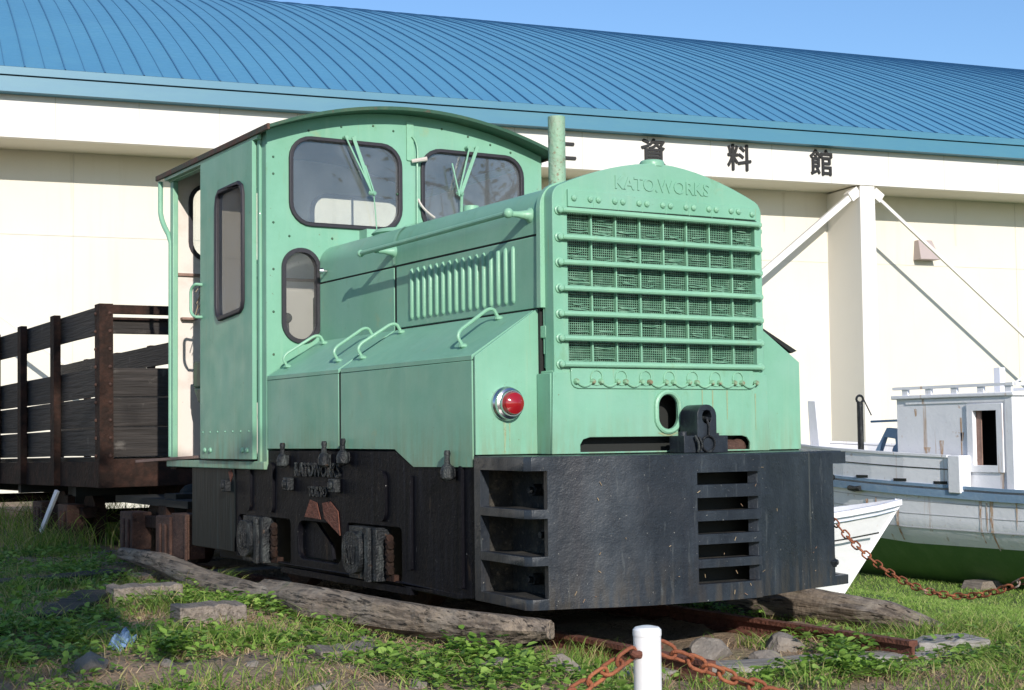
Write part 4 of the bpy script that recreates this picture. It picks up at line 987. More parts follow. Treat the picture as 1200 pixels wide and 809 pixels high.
# stones
def stone(x, y, r, label, seed, sq=.6, z=None, group=None, mat_='stone'):
    rg = random.Random(seed); bm = bmesh.new(); bmesh.ops.create_icosphere(bm, subdivisions=3, radius=1)
    cuts = [(Vector((rg.uniform(-1,1), rg.uniform(-1,1), rg.uniform(-.6,1))).normalized(), rg.uniform(.5, .85)) for _ in range(9)]
    for v in bm.verts:
        for n_, d in cuts:
            e = v.co.dot(n_)-d
            if e > 0: v.co -= n_*e
        v.co *= r*(1+rg.uniform(-.03,.03)); v.co.z *= sq
    me = bpy.data.meshes.new('stone'); bm.to_mesh(me); bm.free(); me.materials.append(M[mat_])
    me.polygons.foreach_set('use_smooth', [True]*len(me.polygons)); me.set_sharp_from_angle(angle=math.radians(22))
    o = bpy.data.objects.new('stone', me); C.objects.link(o); o.location = (x, y, (gzf(x, y) if z is None else z)+r*sq*.35); o.rotation_euler.z = rg.uniform(0, 6)
    return tag(o, label, 'stone', group)
stone(.00, -.02, .085, 'large grey stone between the rails in front of the casting', 1, .7)
stone(.08, -.20, .06, 'rounded grey stone beside the inner face of the right rail', 2, .7)
stone(.27, -.08, .08, 'squat grey stone against the right rail', 3, .6)
stone(-.78, -.28, .075, 'round grey stone by the grass below the near log end', 4, .6)
stone(-.97, -.20, .07, 'flat grey slab in front of the near log', 5, .35)
stone(-2.02, .42, .07, 'grey stone at the bottom left corner of the picture', 6, .6)
sr = random.Random(21); cnt = 0
while cnt < 70:
    u = sr.uniform(0, 1); x = sr.uniform(-2.5, -.6); y = sr.uniform(-.4, 4.5)
    if x > -1.05 and y > .2: continue
    cnt += 1
    stone(x, y, sr.choice((.018, .025, .03, .04, .05)), 'small rough grey stone among the weeds left of the locomotive', 100+cnt, sr.uniform(.35, .7), group='small stones scattered in the weeds')
# blue scrap
bm = bmesh.new(); bmesh.ops.create_grid(bm, x_segments=14, y_segments=10, size=.5); rg = random.Random(5)
for v in bm.verts:
    v.co = Vector((v.co.x*.095, v.co.y*.055, .018*math.sin(v.co.x*9+1)*math.cos(v.co.y*8)+.012*math.sin(v.co.x*21+v.co.y*17)+rg.uniform(-.003,.003)+.02*(1-v.co.x**2*4)))
me = bpy.data.meshes.new('plastic_scrap'); bm.to_mesh(me); bm.free(); me.materials.append(M['bluecloth']); me.polygons.foreach_set('use_smooth', [True]*len(me.polygons))
o = bpy.data.objects.new('plastic_scrap', me); C.objects.link(o); o.location = (-1.80, .83, gzf(-1.80, .83)+.018); o.rotation_euler = (.5, -.25, .7); o.modifiers.new('t', 'SOLIDIFY').thickness = .004
tag(o, 'crumpled pale blue plastic scrap lying on the ground', 'scrap')

# ------------------------------------------------------------------ bollards and chains
def post(x, y, ztop, label, group='white chain posts around the locomotive'):
    z0 = gzf(x, y)-.1; b_ = thing('chain_post', label, 'post', (x, y, z0+.1), group)
    w = MB(); w.lathe((x, y, z0), (0,0,1), [(.0325, 0), (.0325, ztop-z0-.022)], 32); w.build('post_tube', 'white', b_)
    w = MB(); w.lathe((x, y, ztop-.0215), (0,0,1), [(.0335, 0), (.0340, .006), (.0335, .014), (.028, .020), (.012, .0235), (.001, .024)], 32); w.build('post_cap', 'white', b_)
    w = MB(); w.tube([(x-.028, y-.012, ztop-.062), (x-.044, y-.010, ztop-.060), (x-.052, y-.008, ztop-.055)], [.010, .009, .006], 8); w.tube([(x+.030, y+.0, ztop-.055), (x+.042, y+.0, ztop-.050)], [.008, .006], 8); split_build(w, 'chain_eye', 'rust_red', b_)
    return b_
post(-1.20, -1.30, .256, 'white capped post with rusty chain in front of the locomotive')
post(1.75, -1.45, .10, 'white chain post beyond the right edge')
post(-3.9, -1.25, .10, 'white chain post beyond the left edge')
post(2.5, .20, .48, 'white chain post at the lawn beyond the right edge')
post(2.5, 2.32, .48, 'white chain post hidden behind the casting')
def link_mesh(L_, R_, r):
    w = MB(); p = []
    for i in range(7): a = -PI/2+PI*i/6; p.append((L_/2-R_+R_*math.cos(a), R_*math.sin(a), 0))
    for i in range(7): a = PI/2+PI*i/6; p.append((-L_/2+R_+R_*math.cos(a), R_*math.sin(a), 0))
    w.tube(p, r, 7, closed=True); return w
def chain(a, b_, sag, label, L_=.058, R_=.0165, r=.0048):
    a = Vector(a); b_ = Vector(b_); base = link_mesh(L_, R_, r); w = MB(); N = 400; pts = []
    for i in range(N+1):
        t = i/N; p = a.lerp(b_, t); p.z -= 4*sag*t*(1-t); pts.append(p)
    pitch = L_-2*r*1.15; acc = 0; last = pts[0]; k = 0; need = pitch/2
    rg = random.Random(3)
    for p, q in zip(pts, pts[1:]):
        acc += (q-p).length
        if acc >= need:
            acc -= need; need = pitch; d = (q-p).normalized(); s1 = d.cross(Vector((0,0,1))).normalized(); u = s1.cross(d)
            ang = (0 if k % 2 else PI/2)+PI/4*.6+rg.uniform(-.25,.25); y_ = s1*math.cos(ang)+u*math.sin(ang); z_ = d.cross(y_)
            w.add([p+d*v[0]+y_*v[1]+z_*v[2] for v in base.v], base.f); k += 1
    return single(w, 'chain', 'chain', label, 'chain', tuple(a), smooth=60)
chain((-1.16,-1.30,.205), (1.75,-1.45,.06), .30, 'rusty chain hanging right from the white post')
chain((-1.24,-1.30,.200), (-3.9,-1.25,.06), .30, 'rusty chain hanging left from the white post')
chain((2.5,2.29,.42), (2.5,.23,.42), .53, 'rust and silver chain sagging over the lawn in front of the boats')

# ------------------------------------------------------------------ boats
def ribbon(p, wd, h):
    w = MB(); n = len(p); vs_ = []
    for i in range(n):
        d = (Vector(p[min(i+1, n-1)])-Vector(p[max(i-1, 0)])).normalized(); s1 = d.cross(Vector((0,0,1))).normalized()*wd/2; q = Vector(p[i]); u = Vector((0,0,h/2))
        vs_ += [q-s1-u, q+s1-u, q+s1+u, q-s1+u]
    return w.add(vs_, [(4*i+k, 4*i+(k+1) % 4, 4*i+4+(k+1) % 4, 4*i+4+k) for i in range(n-1) for k in range(4)]+[(3,2,1,0), (4*n-4, 4*n-3, 4*n-2, 4*n-1)])
def hull(sections, name, material, parent, smooth=35, close_top=None):
    """sections: list of lists of points (same count), lofted; both ends capped"""
    w = MB(); n = len(sections[0]); vs_ = [p for s_ in sections for p in s_]
    fs = [(i*n+k, i*n+k+1, (i+1)*n+k+1, (i+1)*n+k) for i in range(len(sections)-1) for k in range(n-1)]
    w.add(vs_, fs); return w
BX, BCX = 8.5, 9.45
bt = thing('fishing_boat', 'white fishing boat with wheelhouse, blue rubbing strake and green bottom standing on the lawn', 'boat', (BCX, 7, -.9))
def sheer(y):
    t = max(0, (y-5.5)/4.7); return .055+.045*max(0, y-5.9)*.6+.07*t*t+.02
def halfw(y):
    if y > 7.2: t = min(1, (y-7.2)/2.9); return .95*math.sqrt(max(0, 1-t**2.1))+.02
    return .95-.10*((7.2-y)/5)**2
def hsec(y, lo, hi, n=7):
    hw = halfw(y); zt = sheer(y); out = []
    for sgn in (-1, 1):
        for k in (range(n+1) if sgn == 1 else range(n, -1, -1)):
            f = k/n; z = lo(y)*(1-f)+hi(y)*f
            g_ = (z-(-.95))/(zt+.95); flare = (max(0, min(1, g_)))**.42 if z > -.95 else 0
            out.append((BCX+sgn*hw*flare*(1 if g_ < 1 else 1), y, z))
    return out
def chine(y): return -.45+.06*max(0, y-7.5)
keel = lambda y: -.95+.14*max(0, y-8.8)**1.5
ys = [2.6, 3.5, 4.5, 5.5, 6.2, 6.9, 7.5, 8.0, 8.5, 8.9, 9.3, 9.6, 9.85, 10.0, 10.08]
def loftside(sgn, lo, hi, n=8):
    w = MB(); secs = []
    for y in ys:
        hw = halfw(y); zt = sheer(y)
        row = []
        for k in range(n+1):
            z = lo(y)+(hi(y)-lo(y))*k/n; g_ = max(.0, min(1.0, (z-keel(y))/(zt-keel(y)))); row.append((BCX+sgn*hw*min(1, 1.18*g_**.38), y, z))
        secs.append(row)
    m_ = n+1; vs_ = [p for r in secs for p in r]
    fs = [(i*m_+k, i*m_+k+1, (i+1)*m_+k+1, (i+1)*m_+k) for i in range(len(secs)-1) for k in range(n)]
    if sgn > 0: fs = [f[::-1] for f in fs]
    return w.add(vs_, fs)
w = MB()
for sgn in (-1, 1): s2 = loftside(sgn, chine, sheer); w.add(s2.v, s2.f)
def hull_x(y, z): g_ = max(0, min(1, (z-keel(y))/(sheer(y)-keel(y)))); return BCX-halfw(y)*min(1, 1.18*g_**.38)
# transom
hw = halfw(2.6); w.box(BCX-hw, BCX+hw, 2.58, 2.62, -.45, sheer(2.6))
hl = w.build('hull', 'boatwhite', bt)
rs_ = random.Random(9); w = MB()
for (y, zt_, zb_, ww) in ((6.50,.02,-.40,.022), (6.36,.02,-.47,.03), (6.42,.0,-.30,.012), (7.62,-.10,-.42,.03), (5.7,.02,-.35,.03), (7.1,-.08,-.20,.03), (8.1,.0,-.15,.02), (6.05,.02,-.25,.015), (7.95,.02,-.2,.012), (5.2,.0,-.4,.03)):
    p = [zt_+(zb_-zt_)*k/8 for k in range(9)]; a = []
    for k, z in enumerate(p): q = ww*(1-.65*k/8)*rs_.uniform(.6, 1.1); a += [(hull_x(y, z)-.004, y-q, z), (hull_x(y, z)-.004, y+q, z)]
    w.add(a, [(2*k, 2*k+1, 2*k+3, 2*k+2) for k in range(8)])
split_build(w, 'rust_run', mat('orange_rust_run', (0.56, 0.40, 0.27), .8, layers=[('n', (40, 40, 6), .42, .60, (0.42, 0.21, 0.10), .9), ('n', (60, 60, 10), .5, .6, (0.74, 0.73, 0.74), .8)]), hl, smooth=0)
for f_ in (.30, .55, .78):
    ribbon([(hull_x(y, chine(y)+(sheer(y)-chine(y))*f_)-.001, y, chine(y)+(sheer(y)-chine(y))*f_) for y in ys[:-2]], .006, .007).build('plank_seam', mat('plank_seam_grey', (0.45, 0.45, 0.47), .8) if f_ == .30 else bpy.data.materials['plank_seam_grey'], hl)
w = MB()
for sgn in (-1, 1): s2 = loftside(sgn, keel, lambda y: chine(y)-.001); w.add(s2.v, s2.f)
w.box(BCX-.04, BCX+.04, 2.6, 9.0, -1.05, -.85)
w.build('hull_bottom', 'boatgreen', bt)
for sgn in (-1, 1):
    ribbon([(BCX+sgn*(halfw(y)*1.0+.015), y, sheer(y)-.03) for y in ys], .05, .075).build('rubbing_strake', 'boatblue', bt)
    ribbon([(BCX+sgn*(halfw(y)+.01), y, sheer(y)+.045) for y in ys], .035, .03).build('deck_edge', 'boatblue', bt)
w = MB()
for i in range(len(ys)-1):
    ya, yb = ys[i], ys[i+1]; w.hexa([(BCX-halfw(ya),ya,sheer(ya)-.02),(BCX+halfw(ya),ya,sheer(ya)-.02),(BCX+halfw(yb),yb,sheer(yb)-.02),(BCX-halfw(yb),yb,sheer(yb)-.02),
        (BCX-halfw(ya),ya,sheer(ya)+.03),(BCX+halfw(ya),ya,sheer(ya)+.03),(BCX+halfw(yb),yb,sheer(yb)+.03),(BCX-halfw(yb),yb,sheer(yb)+.03)])
w.build('deck', 'boatdeck', bt)
yy = [y for y in ys if y >= 6.9]
for sgn in (-1, 1):
    w = MB()
    for a, b_ in zip(yy, yy[1:]):
        za, zb2 = sheer(a)+.06, sheer(b_)+.06; ta, tb = sheer(a)+.345, sheer(b_)+.36
        xa, xb = BCX+sgn*halfw(a)*.995, BCX+sgn*halfw(b_)*.995
        w.hexa([(xa-.02,a,za),(xa+.02,a,za),(xb+.02,b_,zb2),(xb-.02,b_,zb2),(xa-.02,a,ta),(xa+.02,a,ta),(xb+.02,b_,tb),(xb-.02,b_,tb)])
    bw_ = w.build('bulwark', 'boatwhite', bt); bw = bw if sgn > 0 else bw_
    ribbon([(BCX+sgn*halfw(y)*.995, y, sheer(y)+.352) for y in yy], .07, .025).build('bulwark_cap', 'boatwhite', bw_)
    ribbon([(BCX+sgn*(halfw(y)*.995+.022), y, sheer(y)+.22) for y in yy], .006, .010).build('bulwark_seam', 'hole', bw_)
w = MB()
for y in (7.0, 7.55, 8.15): 
    x = BCX-halfw(y)-.0; w.box(x-.024, x+.01, y-.09, y+.09, sheer(y)+.066, sheer(y)+.095)
split_build(w, 'scupper', 'hole', bw)
w = MB(); w.box(8.44, 8.60, 6.70, 6.86, .09, .47); w.build('bitt_post', 'boatwhite', bt, bevel=.01)
# wheelhouse
hx0, hx1, hy0, hy1, hz0, hz1 = 8.62, 10.28, 6.16, 7.72, .08, 1.055
w = MB(); dl = [(hy0,hz0), (hy1,hz0), (hy1,hz1), (hy0,hz1)]
w.sheet([dl, [(6.36,.37), (6.66,.37), (6.66,.915), (6.36,.915)][::-1]], 'yz', hx0, hx0+.03)
w.box(hx1-.03, hx1, hy0, hy1, hz0, hz1); w.box(hx0+.03, hx1-.03, hy1-.03, hy1, hz0, hz1)
w.sheet([[(hx0+.03,hz0), (hx1-.03,hz0), (hx1-.03,hz1), (hx0+.03,hz1)]], 'xz', hy0, hy0+.03)
wh = w.build('wheelhouse', 'boatwhite', bt)
w = MB()
for (y, z, l, ww) in ((7.10,.62,.16,.03), (6.83,.85,.5,.012), (6.84,.40,.12,.035), (7.45,.95,.08,.02), (7.3,.55,.06,.05), (6.82,.70,.09,.025)):
    x = hx0-.0015; w.add([(x,y-ww,z), (x,y+ww,z), (x,y+ww*.4,z-l), (x,y-ww*.6,z-l*.9)], [(0,1,2,3)])
split_build(w, 'rust_run', bpy.data.materials['orange_rust_run'], wh, smooth=0)
w = MB(); w.box(hx0-.04, hx1+.04, hy0-.04, hy1+.05, hz1, hz1+.04); w.build('wheelhouse_roof', 'boatwhite', wh, bevel=.01)
w = MB(); w.box(hx0-.02, hx0-.001, 6.27, 6.75, hz0+.02, hz1-.03) if False else None
fr_ = [(6.28,.30), (6.74,.30), (6.74,.985), (6.28,.985)]
w.sheet([fr_, [(6.36,.37), (6.66,.37), (6.66,.915), (6.36,.915)][::-1]], 'yz', hx0-.022, hx0-.001); dr = w.build('wheelhouse_door', 'boatwhite', wh, bevel=.004)
w = MB(); w.box(hx0+.035, hx0+.05, 6.60, 6.68, .37, .915); w.build('door_edge', 'brownboard', dr)
w = MB(); w.box(hx0+.3, hx0+.32, 6.2, 7.5, .1, 1.0); w.build('cabin_partition', 'hole', wh)
w = MB(); w.box(hx0-.012, hx0, 6.20, 7.58, .955+.045, 1.02+.03); w.box(hx0-.014, hx0, hy0, hy0+.09, hz0, hz1); w.build('wheelhouse_trim', 'boatwhite', wh)
w = MB()
w.box(hx0-.03, hx0+.01, hy0-.03, hy1+.03, hz1+.10, hz1+.13); w.box(hx1-.01, hx1+.03, hy0-.03, hy1+.03, hz1+.10, hz1+.13); w.box(hx0, hx1, hy0-.03, hy0, hz1+.10, hz1+.13)
for y in (6.2, 6.55, 6.9, 7.25, 7.58): w.box(hx0-.02, hx0+.01, y-.04, y+.04, hz1+.04, hz1+.10)
w.build('roof_rail', 'boatwhite', wh)
w = MB(); w.box(9.06, 9.14, 6.70, 6.78, 1.09, 1.36); w.bar((9.1, 6.70, 1.12), (9.6, 5.9, 1.75), .02, .02); w.build('mast_stub', 'boatwhite', wh)
w = MB(); w.hexa([(9.30,9.66,.30),(9.48,9.66,.30),(9.48,9.84,.30),(9.30,9.84,.30),(9.24,9.68,1.10),(9.40,9.68,1.10),(9.40,9.82,1.10),(9.24,9.82,1.10)]); w.build('stem_post', 'boatwhite', bt, bevel=.01)
w = MB(); w.cyl((8.72, 8.38, .2), (8.71, 8.37, 1.05), .035, .035, 10); w.tube([(8.71+.05*math.cos(a), 8.37, 1.08+.04*math.sin(a)) for a in [2*PI*k/12 for k in range(12)]], .014, 6, closed=True); w.bar((8.76,8.37,1.09), (8.84,8.33,.90), .012, .012); w.build('iron_bollard', 'greasy', bt)
w = MB(); w.sheet([[(8.28,.35), (7.78,.35), (7.72,.74), (7.98,.76)][::-1], [(8.12,.46), (8.02,.66), (7.86,.64), (7.84,.46)]], 'yz', 8.72, 8.78)
w.box(8.70, 8.80, 7.62, 7.74, .12, .84); w.cyl((8.75, 7.85, .5), (8.95, 7.85, .5), .09, .09, 14); w.bar((8.8, 7.7, .84), (8.8, 8.3, .83), .02, .025)
w.build('winch', 'boatblue', bt, bevel=.006)
w = MB(); w.tube([(BCX-halfw(8.3)-.03, 8.36, .11), (BCX-halfw(8.3)-.05, 8.26, .10), (BCX-halfw(8.2)-.05, 8.15, .11)], .03, 8); w.build('bow_fitting', 'greasy', bt)
# chocks
w = MB(); w.hexa([(8.55,6.65,-1.05),(9.9,6.65,-1.05),(9.9,6.95,-1.05),(8.55,6.95,-1.05),(8.7,6.68,-.80),(9.9,6.68,-.80),(9.9,6.92,-.80),(8.7,6.92,-.80)])
single(w, 'boat_chock', 'woodgrey', 'brown timber chock under the green bottom of the fishing boat', 'chock', (9.3, 6.8, -1))
# small skiff
sk = thing('skiff', 'white skiff with raked pointed bow lying behind the casting', 'boat', (2.6, 3.9, -.45))
TIP = Vector((3.974, 3.072, .255)); FOOT = Vector((3.60, 3.34, -.47)); AX = Vector((-.82, .57, 0)).normalized(); SD = Vector((AX.y, -AX.x, 0))*-1
secs = []; L_ = 3.3
for i in range(15):
    t = i/14; t2 = t**1.15; base = FOOT+AX*(L_-.35)*t2; top = TIP+AX*L_*t2+Vector((0,0,-.16*math.sin(min(1,t*1.6)*PI/2)))
    hw = .52*math.sin(min(1, t*1.7+.015)*PI/2)**.8; row = []
    for sgn in (-1, 1):
        ks = [0, .2, .45, .7, .85, 1.0]
        for k in (ks[::-1] if sgn == -1 else ks):
            c = base.lerp(top, k); row.append(c+SD*sgn*hw*(k**.55*.9+.1*k))
    secs.append(row)
w = MB(); n = len(secs[0]); vs_ = [p for r in secs for p in r]
w.add(vs_, [(i*n+k, i*n+k+1, (i+1)*n+k+1, (i+1)*n+k) for i in range(14) for k in range(n-1)]+[tuple((14)*n+k for k in range(n))])
w.build('hull', 'boatwhite', sk)
w = MB(); 
for i in range(14):
    a0, a1, b0, b1 = secs[i][0], secs[i][-1], secs[i+1][0], secs[i+1][-1]; dz = Vector((0,0,-.05))
    w.add([a0+dz, a1+dz, b1+dz, b0+dz], [(0,1,2,3)])
w.build('deck', 'boatblue', sk)
for e_ in (0, -1): ribbon([secs[i][e_] for i in range(15)], .05, .035).build('gunwale', 'boatwhite', sk)
w = MB(); w.bar(TIP+Vector((.0,0,.01)), FOOT+AX*.02, .05, .05); w.build('stem', 'boatwhite', sk)
w = MB(); sm_ = SD if (SD.dot(Vector((-1,-1,0))) > 0) else -SD
e_ = 0 if (secs[5][0]-secs[5][-1]).dot(sm_) > 0 else -1
w = ribbon([secs[i][e_]+sm_*.010-Vector((0,0,.16)) for i in range(1, 14)], .012, .008)
w.build('plank_seam', 'hole', sk)
# ------------------------------------------------------------------ vegetation
CW = np.array([-3.333, -4.259, .7]); RM = np.array([[.8580, -.0209, -.5132], [-.5136, -.0575, -.8561], [-.0117, .9981, -.0600]])
def in_view(x, y, z, mx_=260):
    p = np.stack([x, y, z], -1)-CW; c = p @ RM; d = -c[:, 2]; px = 600+1805*c[:, 0]/d; py = 404-1805*c[:, 1]/d
    return (d > 3) & (px > -mx_) & (px < 1200+mx_) & (py < 809+200) & (py > 300), d
def blades(name, material, x, y, h, wdt, lean, label, cat, seed, seg=3, droop=.5):
    r = np.random.default_rng(seed); n = len(x); z = gz(x, y)-.004
    a = r.uniform(0, 2*PI, n); b_ = r.uniform(0, 2*PI, n); ln = h*lean*r.uniform(.3, 1.4, n)
    dx, dy = np.cos(a)*ln, np.sin(a)*ln; sx, sy = np.cos(b_)*wdt/2, np.sin(b_)*wdt/2
    V = []
    for k in range(seg+1):
        t = k/seg; wv = (1-t**1.6)+.04
        cx_ = x+dx*t**1.8; cy_ = y+dy*t**1.8; cz = z+h*(t-droop*t**3*.35)
        V.append(np.stack([cx_-sx*wv, cy_-sy*wv, cz], -1)); V.append(np.stack([cx_+sx*wv, cy_+sy*wv, cz], -1))
    V = np.stack(V, 1); m_ = 2*(seg+1); base = (np.arange(n)*m_)[:, None]
    Q = np.concatenate([base+np.array([[2*k, 2*k+1, 2*k+3, 2*k+2]]) for k in range(seg)], 0)
    o = fast_mesh(name, V, Q, material); tag(o, label, cat, kind='stuff'); return o
def leaves(name, material, x, y, z, size, label, cat, seed, nl=5, kind='stuff', up=.6):
    """rosettes of pointed oval leaves"""
    r = np.random.default_rng(seed); n = len(x)*nl; X = np.repeat(x, nl); Y = np.repeat(y, nl); Z = np.repeat(z, nl); S = np.repeat(size, nl)*r.uniform(.6, 1.3, n)
    a = r.uniform(0, 2*PI, n); e = r.uniform(.1, 1.0, n)*up; st = S*r.uniform(.2, .9, n)
    d = np.stack([np.cos(a)*np.cos(e), np.sin(a)*np.cos(e), np.sin(e)], -1); s_ = np.stack([-np.sin(a), np.cos(a), r.normal(0, .35, n)], -1)
    c = np.stack([X, Y, Z], -1)+d*st[:, None]+np.stack([np.zeros(n), np.zeros(n), S*r.uniform(.0, 1.2, n)], -1)
    S = S[:, None]; dn = np.array([0, 0, 1.0])*.12
    P0_ = c; P1_ = c+d*S*.35+s_*S*.30; P2_ = c+d*S*.8+s_*S*.22-dn*S; P3_ = c+d*S*1.1-dn*S*2.5; P4_ = c+d*S*.8-s_*S*.22-dn*S; P5_ = c+d*S*.35-s_*S*.30
    V = np.stack([P0_, P1_, P2_, P3_, P4_, P5_], 1); base = (np.arange(n)*6)[:, None]
    Q = np.concatenate([base+np.array([[0, 1, 2, 3]]), base+np.array([[0, 3, 4, 5]])], 0)
    o = fast_mesh(name, V, Q, material); tag(o, label, cat, kind=kind); return o
r = np.random.default_rng(12)
def vnoise(x, y, s, seed):
    q = np.random.default_rng(seed); ph = q.uniform(0, 6.28, (6, 2)); f = q.uniform(.6, 1.6, (6, 2))*s; an = q.uniform(0, 6.28, 6); o = 0
    for k in range(6): o = o+np.sin((x*np.cos(an[k])+y*np.sin(an[k]))*f[k, 0]+ph[k, 0])*np.sin((-x*np.sin(an[k])+y*np.cos(an[k]))*f[k, 1]+ph[k, 1])
    return o/2.2
def under_loco(x, y): return (x > -.60) & (x < .86) & (y > .12) & (y < 14)
# rough verge around the track
N = 330000; x = r.uniform(-4.2, 1.5, N); y = r.uniform(-1.6, 9, N); v = vnoise(x, y, 5, 1)+.5*vnoise(x, y, 13, 2)
ok, d = in_view(x, y, gz(x, y)); dens = np.clip(.20+.45*v, .04, .8); dens = np.where(y > 4, dens*.5, dens)
dens = np.where((x > -.55) & (x < .50) & (y > -.48), dens*.18, dens); dens = np.where((x > .6) & (y < .0), 1, dens)
dens = np.where((x > -1.0) & (x < -.64) & (y > 0) & (y < 4.3), dens*.35, dens)
ok &= ~under_loco(x, y) & (r.uniform(0, 1, N) < dens*.9)
x, y, v = x[ok], y[ok], v[ok]; n = len(x)
blades('rough_grass', 'grass', x, y, r.uniform(.025, .075, n)*(1+.6*np.clip(v, 0, 1)), r.uniform(.0028, .0055, n), .9, 'rough green grass growing over the bank beside the track', 'grass', 31)
N = 52000; x = r.uniform(-3.6, 1.2, N); y = r.uniform(-1.5, 6, N); v = vnoise(x, y, 4, 7)+.4*vnoise(x, y, 11, 8)
ok, d = in_view(x, y, gz(x, y)); ok &= ~under_loco(x, y) & (r.uniform(0, 1, N) < np.clip(.25+.8*v, .03, 1)) & ~((x > -.96) & (x < -.70) & (y > 0) & (y < 4.2)) & ~((x > -.5) & (x < .48) & (y > -.45))
for bx_, by_, br_ in ((-1.38,1.99,.17), (-1.40,1.12,.17), (-1.24,.33,.14), (-1.8,.83,.09)): ok &= (x-bx_)**2+(y-by_)**2 > br_**2
x, y = x[ok], y[ok]
leaves('ground_weeds', 'weed', x, y, gz(x, y)+.004, r.uniform(.012, .032, len(x)), 'low leafy green weeds and clover covering the bank', 'weeds', 32, nl=6)
N = 130000; x = r.uniform(-3.4, 1.0, N); y = r.uniform(-1.4, 4, N); v = vnoise(x, y, 6, 17)
ok, d = in_view(x, y, gz(x, y)); ok &= ~under_loco(x, y) & (r.uniform(0, 1, N) < np.clip(.35+.7*v, .03, 1))
x, y = x[ok], y[ok]; n = len(x)
blades('dry_straw', 'straw', x, y, r.uniform(.012, .06, n), r.uniform(.0022, .0045, n), 2.2, 'dry brown straw and dead stems lying between the weeds', 'straw', 33, seg=2, droop=1)
N = 2400; x = r.uniform(-3.2, 1.0, N); y = r.uniform(-1.4, 5, N); v = vnoise(x, y, 3, 27)
ok, d = in_view(x, y, gz(x, y)); ok &= ~under_loco(x, y) & (r.uniform(0, 1, N) < np.clip(.3+.8*v, .05, 1)) & ~((x > -1.0) & (x < -.66) & (y > 0) & (y < 4.2)) & ~((x > -.5) & (y > -.5))
for bx_, by_, br_ in ((-1.40,2.0,.26), (-1.42,1.12,.26), (-1.25,.33,.22), (-1.8,.83,.16)): ok &= (x-bx_)**2+(y-by_)**2 > br_**2
x, y = x[ok], y[ok]
leaves('broad_weeds', 'weed', x, y, gz(x, y)+.008, r.uniform(.016, .032, len(x)), 'broad leaved weeds standing above the clover on the bank', 'weeds', 36, nl=7, up=1.1)
# mown lawn
N = 420000; x = r.uniform(.9, 9, N); y = r.uniform(-1.8, 9.0, N); zz = gz(x, y); ok, d = in_view(x, y, zz, 150)
ok &= (r.uniform(0, 1, N) < np.clip(7.5/d, 0, 1)**2) & (x > .75+.1*np.sin(y*7)) 
x, y = x[ok], y[ok]; n = len(x); dd = d[ok]
blades('mown_lawn', 'lawn', x, y, r.uniform(.018, .045, n), r.uniform(.003, .005, n)*np.clip(dd/6, 1, 2), 1.1, 'bright green mown lawn between the track and the boats', 'lawn', 34, seg=2)
# countable tufts
def tuft(x0, y0, n, h, rad, label, seed, material='grass', lean=.8, wd=.005):
    q = np.random.default_rng(seed); x = x0+q.normal(0, rad, n); y = y0+q.normal(0, rad, n)
    o = blades('grass_tuft', material, x, y, q.uniform(.5, 1, n)*h, q.uniform(.6, 1.2, n)*wd, lean, label, 'grass tuft', seed, seg=4, droop=.9)
    del o['kind']; l = Vector((x0, y0, gzf(x0, y0))); o.data.transform(Matrix.Translation(-l)); o.location = l; return o
tuft(-.80, 2.72, 260, .20, .055, 'large dark green tuft arching against the rear axle box', 1, lean=1.0)
tuft(-.84, 1.62, 150, .12, .07, 'grass tuft growing between the two logs below the front axle box', 2)
tuft(-.52, .0, 170, .17, .07, 'tall upright grass tuft under the left corner of the casting', 3, lean=.5, wd=.004)
tuft(-.66, -.30, 150, .13, .08, 'grass tuft left of the white post', 4, lean=.5)
tuft(-.40, -.18, 120, .10, .06, 'grass tuft just behind the white post', 14, lean=.6)
tuft(-.60, .12, 50, .10, .05, 'dry brown tuft at the tapered log end', 5, 'straw', 1.2, .003)
tuft(.28, .02, 110, .10, .06, 'dark green tuft in the shade below the slotted casting', 6)
tuft(.36, -.55, 200, .075, .10, 'dense green clump against the right rail', 7, 'weed', .8, .008)
tuft(-1.45, .62, 120, .12, .06, 'pale green tuft beside the blue scrap', 8)
tuft(-1.62, 3.1, 150, .12, .12, 'shaded grass tuft near the wagon', 9)
tuft(-.75, 5.9, 420, .28, .16, 'tall grass added under the wagon to darken the gap', 10)  # this and the next two tufts: added to darken the lit ground below the wagon
tuft(-.2, 6.6, 700, .42, .5, 'tall grass added beneath the middle of the wagon to darken it', 21, wd=.007)
tuft(.2, 8.2, 700, .45, .6, 'tall grass added beneath the far part of the wagon to darken it', 22, wd=.007)
tuft(-.92, .95, 80, .09, .06, 'dry tuft in front of the near log', 11, 'straw', 1.3, .003)
tuft(.52, -.80, 150, .08, .07, 'green tuft by the pale timber block', 12)
for k, (a, b_) in enumerate(((-.95,1.0),(-.88,.35),(-.66,.30),(-.84,1.4))):
    pass
for k, (x0, y0, s_, lb) in enumerate(((-.93,-.02,.03,'leafy weed clump below the middle of the near log'), (.34,-.28,.03,'broad leaved weed sprouting beside the right rail'), (-1.72,.55,.028,'light green leafy weed at the lower left'), (-.62,1.72,.022,'young weed sprouting by the front axle box'), (.05,-.66,.026,'bright leafy weed in front of the pale sleeper'))):
    q = np.random.default_rng(50+k); m_ = 46; x = x0+q.normal(0, .05, m_); y = y0+q.normal(0, .05, m_)
    o = leaves('leafy_weed', 'weed', x, y, gz(x, y)+q.uniform(0, .05, m_), np.full(m_, s_), lb, 'weed', 60+k, nl=5); del o['kind']
    l = Vector((x0, y0, gzf(x0, y0))); o.data.transform(Matrix.Translation(-l)); o.location = l
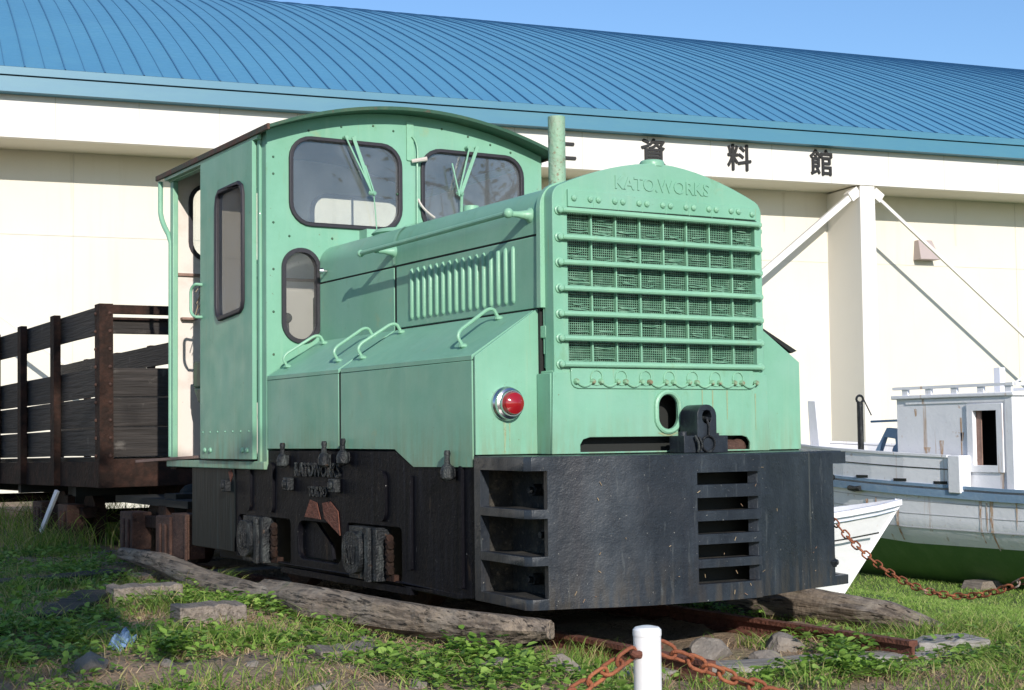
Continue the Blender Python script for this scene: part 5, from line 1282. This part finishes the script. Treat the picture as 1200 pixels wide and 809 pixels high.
# trees behind the viewer: they shade the left of the scene and show in the windscreen
def tree(x, y, h, cr, label, seed, nleaf, zc, sq=1.0, lsize=.09):
    t_ = thing('tree', label, 'tree', (x, y, gzf(x, y)), 'trees behind the viewer'); rg = random.Random(seed); w = MB(); z0 = gzf(x, y)
    w.tube([(x, y, z0-.2), (x+.05, y, z0+h*.3), (x-.05, y+.05, z0+h*.6), (x, y, z0+h*.92)], [.17, .13, .08, .02], 10)
    for k in range(26):
        a = rg.uniform(0, 6.28); zb0 = z0+h*rg.uniform(.25, .8); l = cr*rg.uniform(.5, 1)
        p1_ = Vector((x, y, zb0)); p2_ = p1_+Vector((math.cos(a)*l*.5, math.sin(a)*l*.5, l*.35)); p3_ = p1_+Vector((math.cos(a)*l, math.sin(a)*l, l*.6+rg.uniform(-.2,.3)))
        w.tube([p1_, p2_, p3_], [.05, .03, .008], 6)
        for _ in range(4):
            b2 = rg.uniform(0, 6.28); w.tube([p2_.lerp(p3_, rg.random()), p3_+Vector((math.cos(b2)*.5, math.sin(b2)*.5, rg.uniform(-.1,.6)))], [.012, .004], 4)
    w.build('trunk', 'bark', t_)
    q = np.random.default_rng(seed); 
    cl = q.normal(0, 1, (60, 3)); cl /= np.linalg.norm(cl, axis=1)[:, None]; cl *= (q.uniform(.3, 1, 60)**.5)[:, None]
    if nleaf:
        c = cl[q.integers(0, 60, nleaf)]*np.array([cr, cr, cr*sq])+q.normal(0, .22*cr/1.6, (nleaf, 3)); X = x+c[:, 0]; Y = y+c[:, 1]; Z = zc+c[:, 2]
        o = leaves('crown', 'leaf', X, Y, Z, np.full(nleaf, lsize), None, None, seed, nl=1, up=1.2)
        for k in ('label', 'category', 'kind'):
            if k in o: del o[k]
        o.data.transform(Matrix.Translation(-Vector(t_.location))); o.parent = t_
    return t_
tree(-5.38, -6.6, 7.6, 1.5, 'leafy tree to the left behind the viewer shading the wagon', 3, 52000, 4.7, 1.95, .13)
tree(-7.1, -5.2, 7.4, 1.6, 'second leafy tree further left behind the viewer', 5, 46000, 4.6, 1.9, .13)
tree(7.5, -9.5, 6.5, 1.9, 'sparse tree far to the right behind the viewer', 9, 900, 4.6, 1.2, .12)
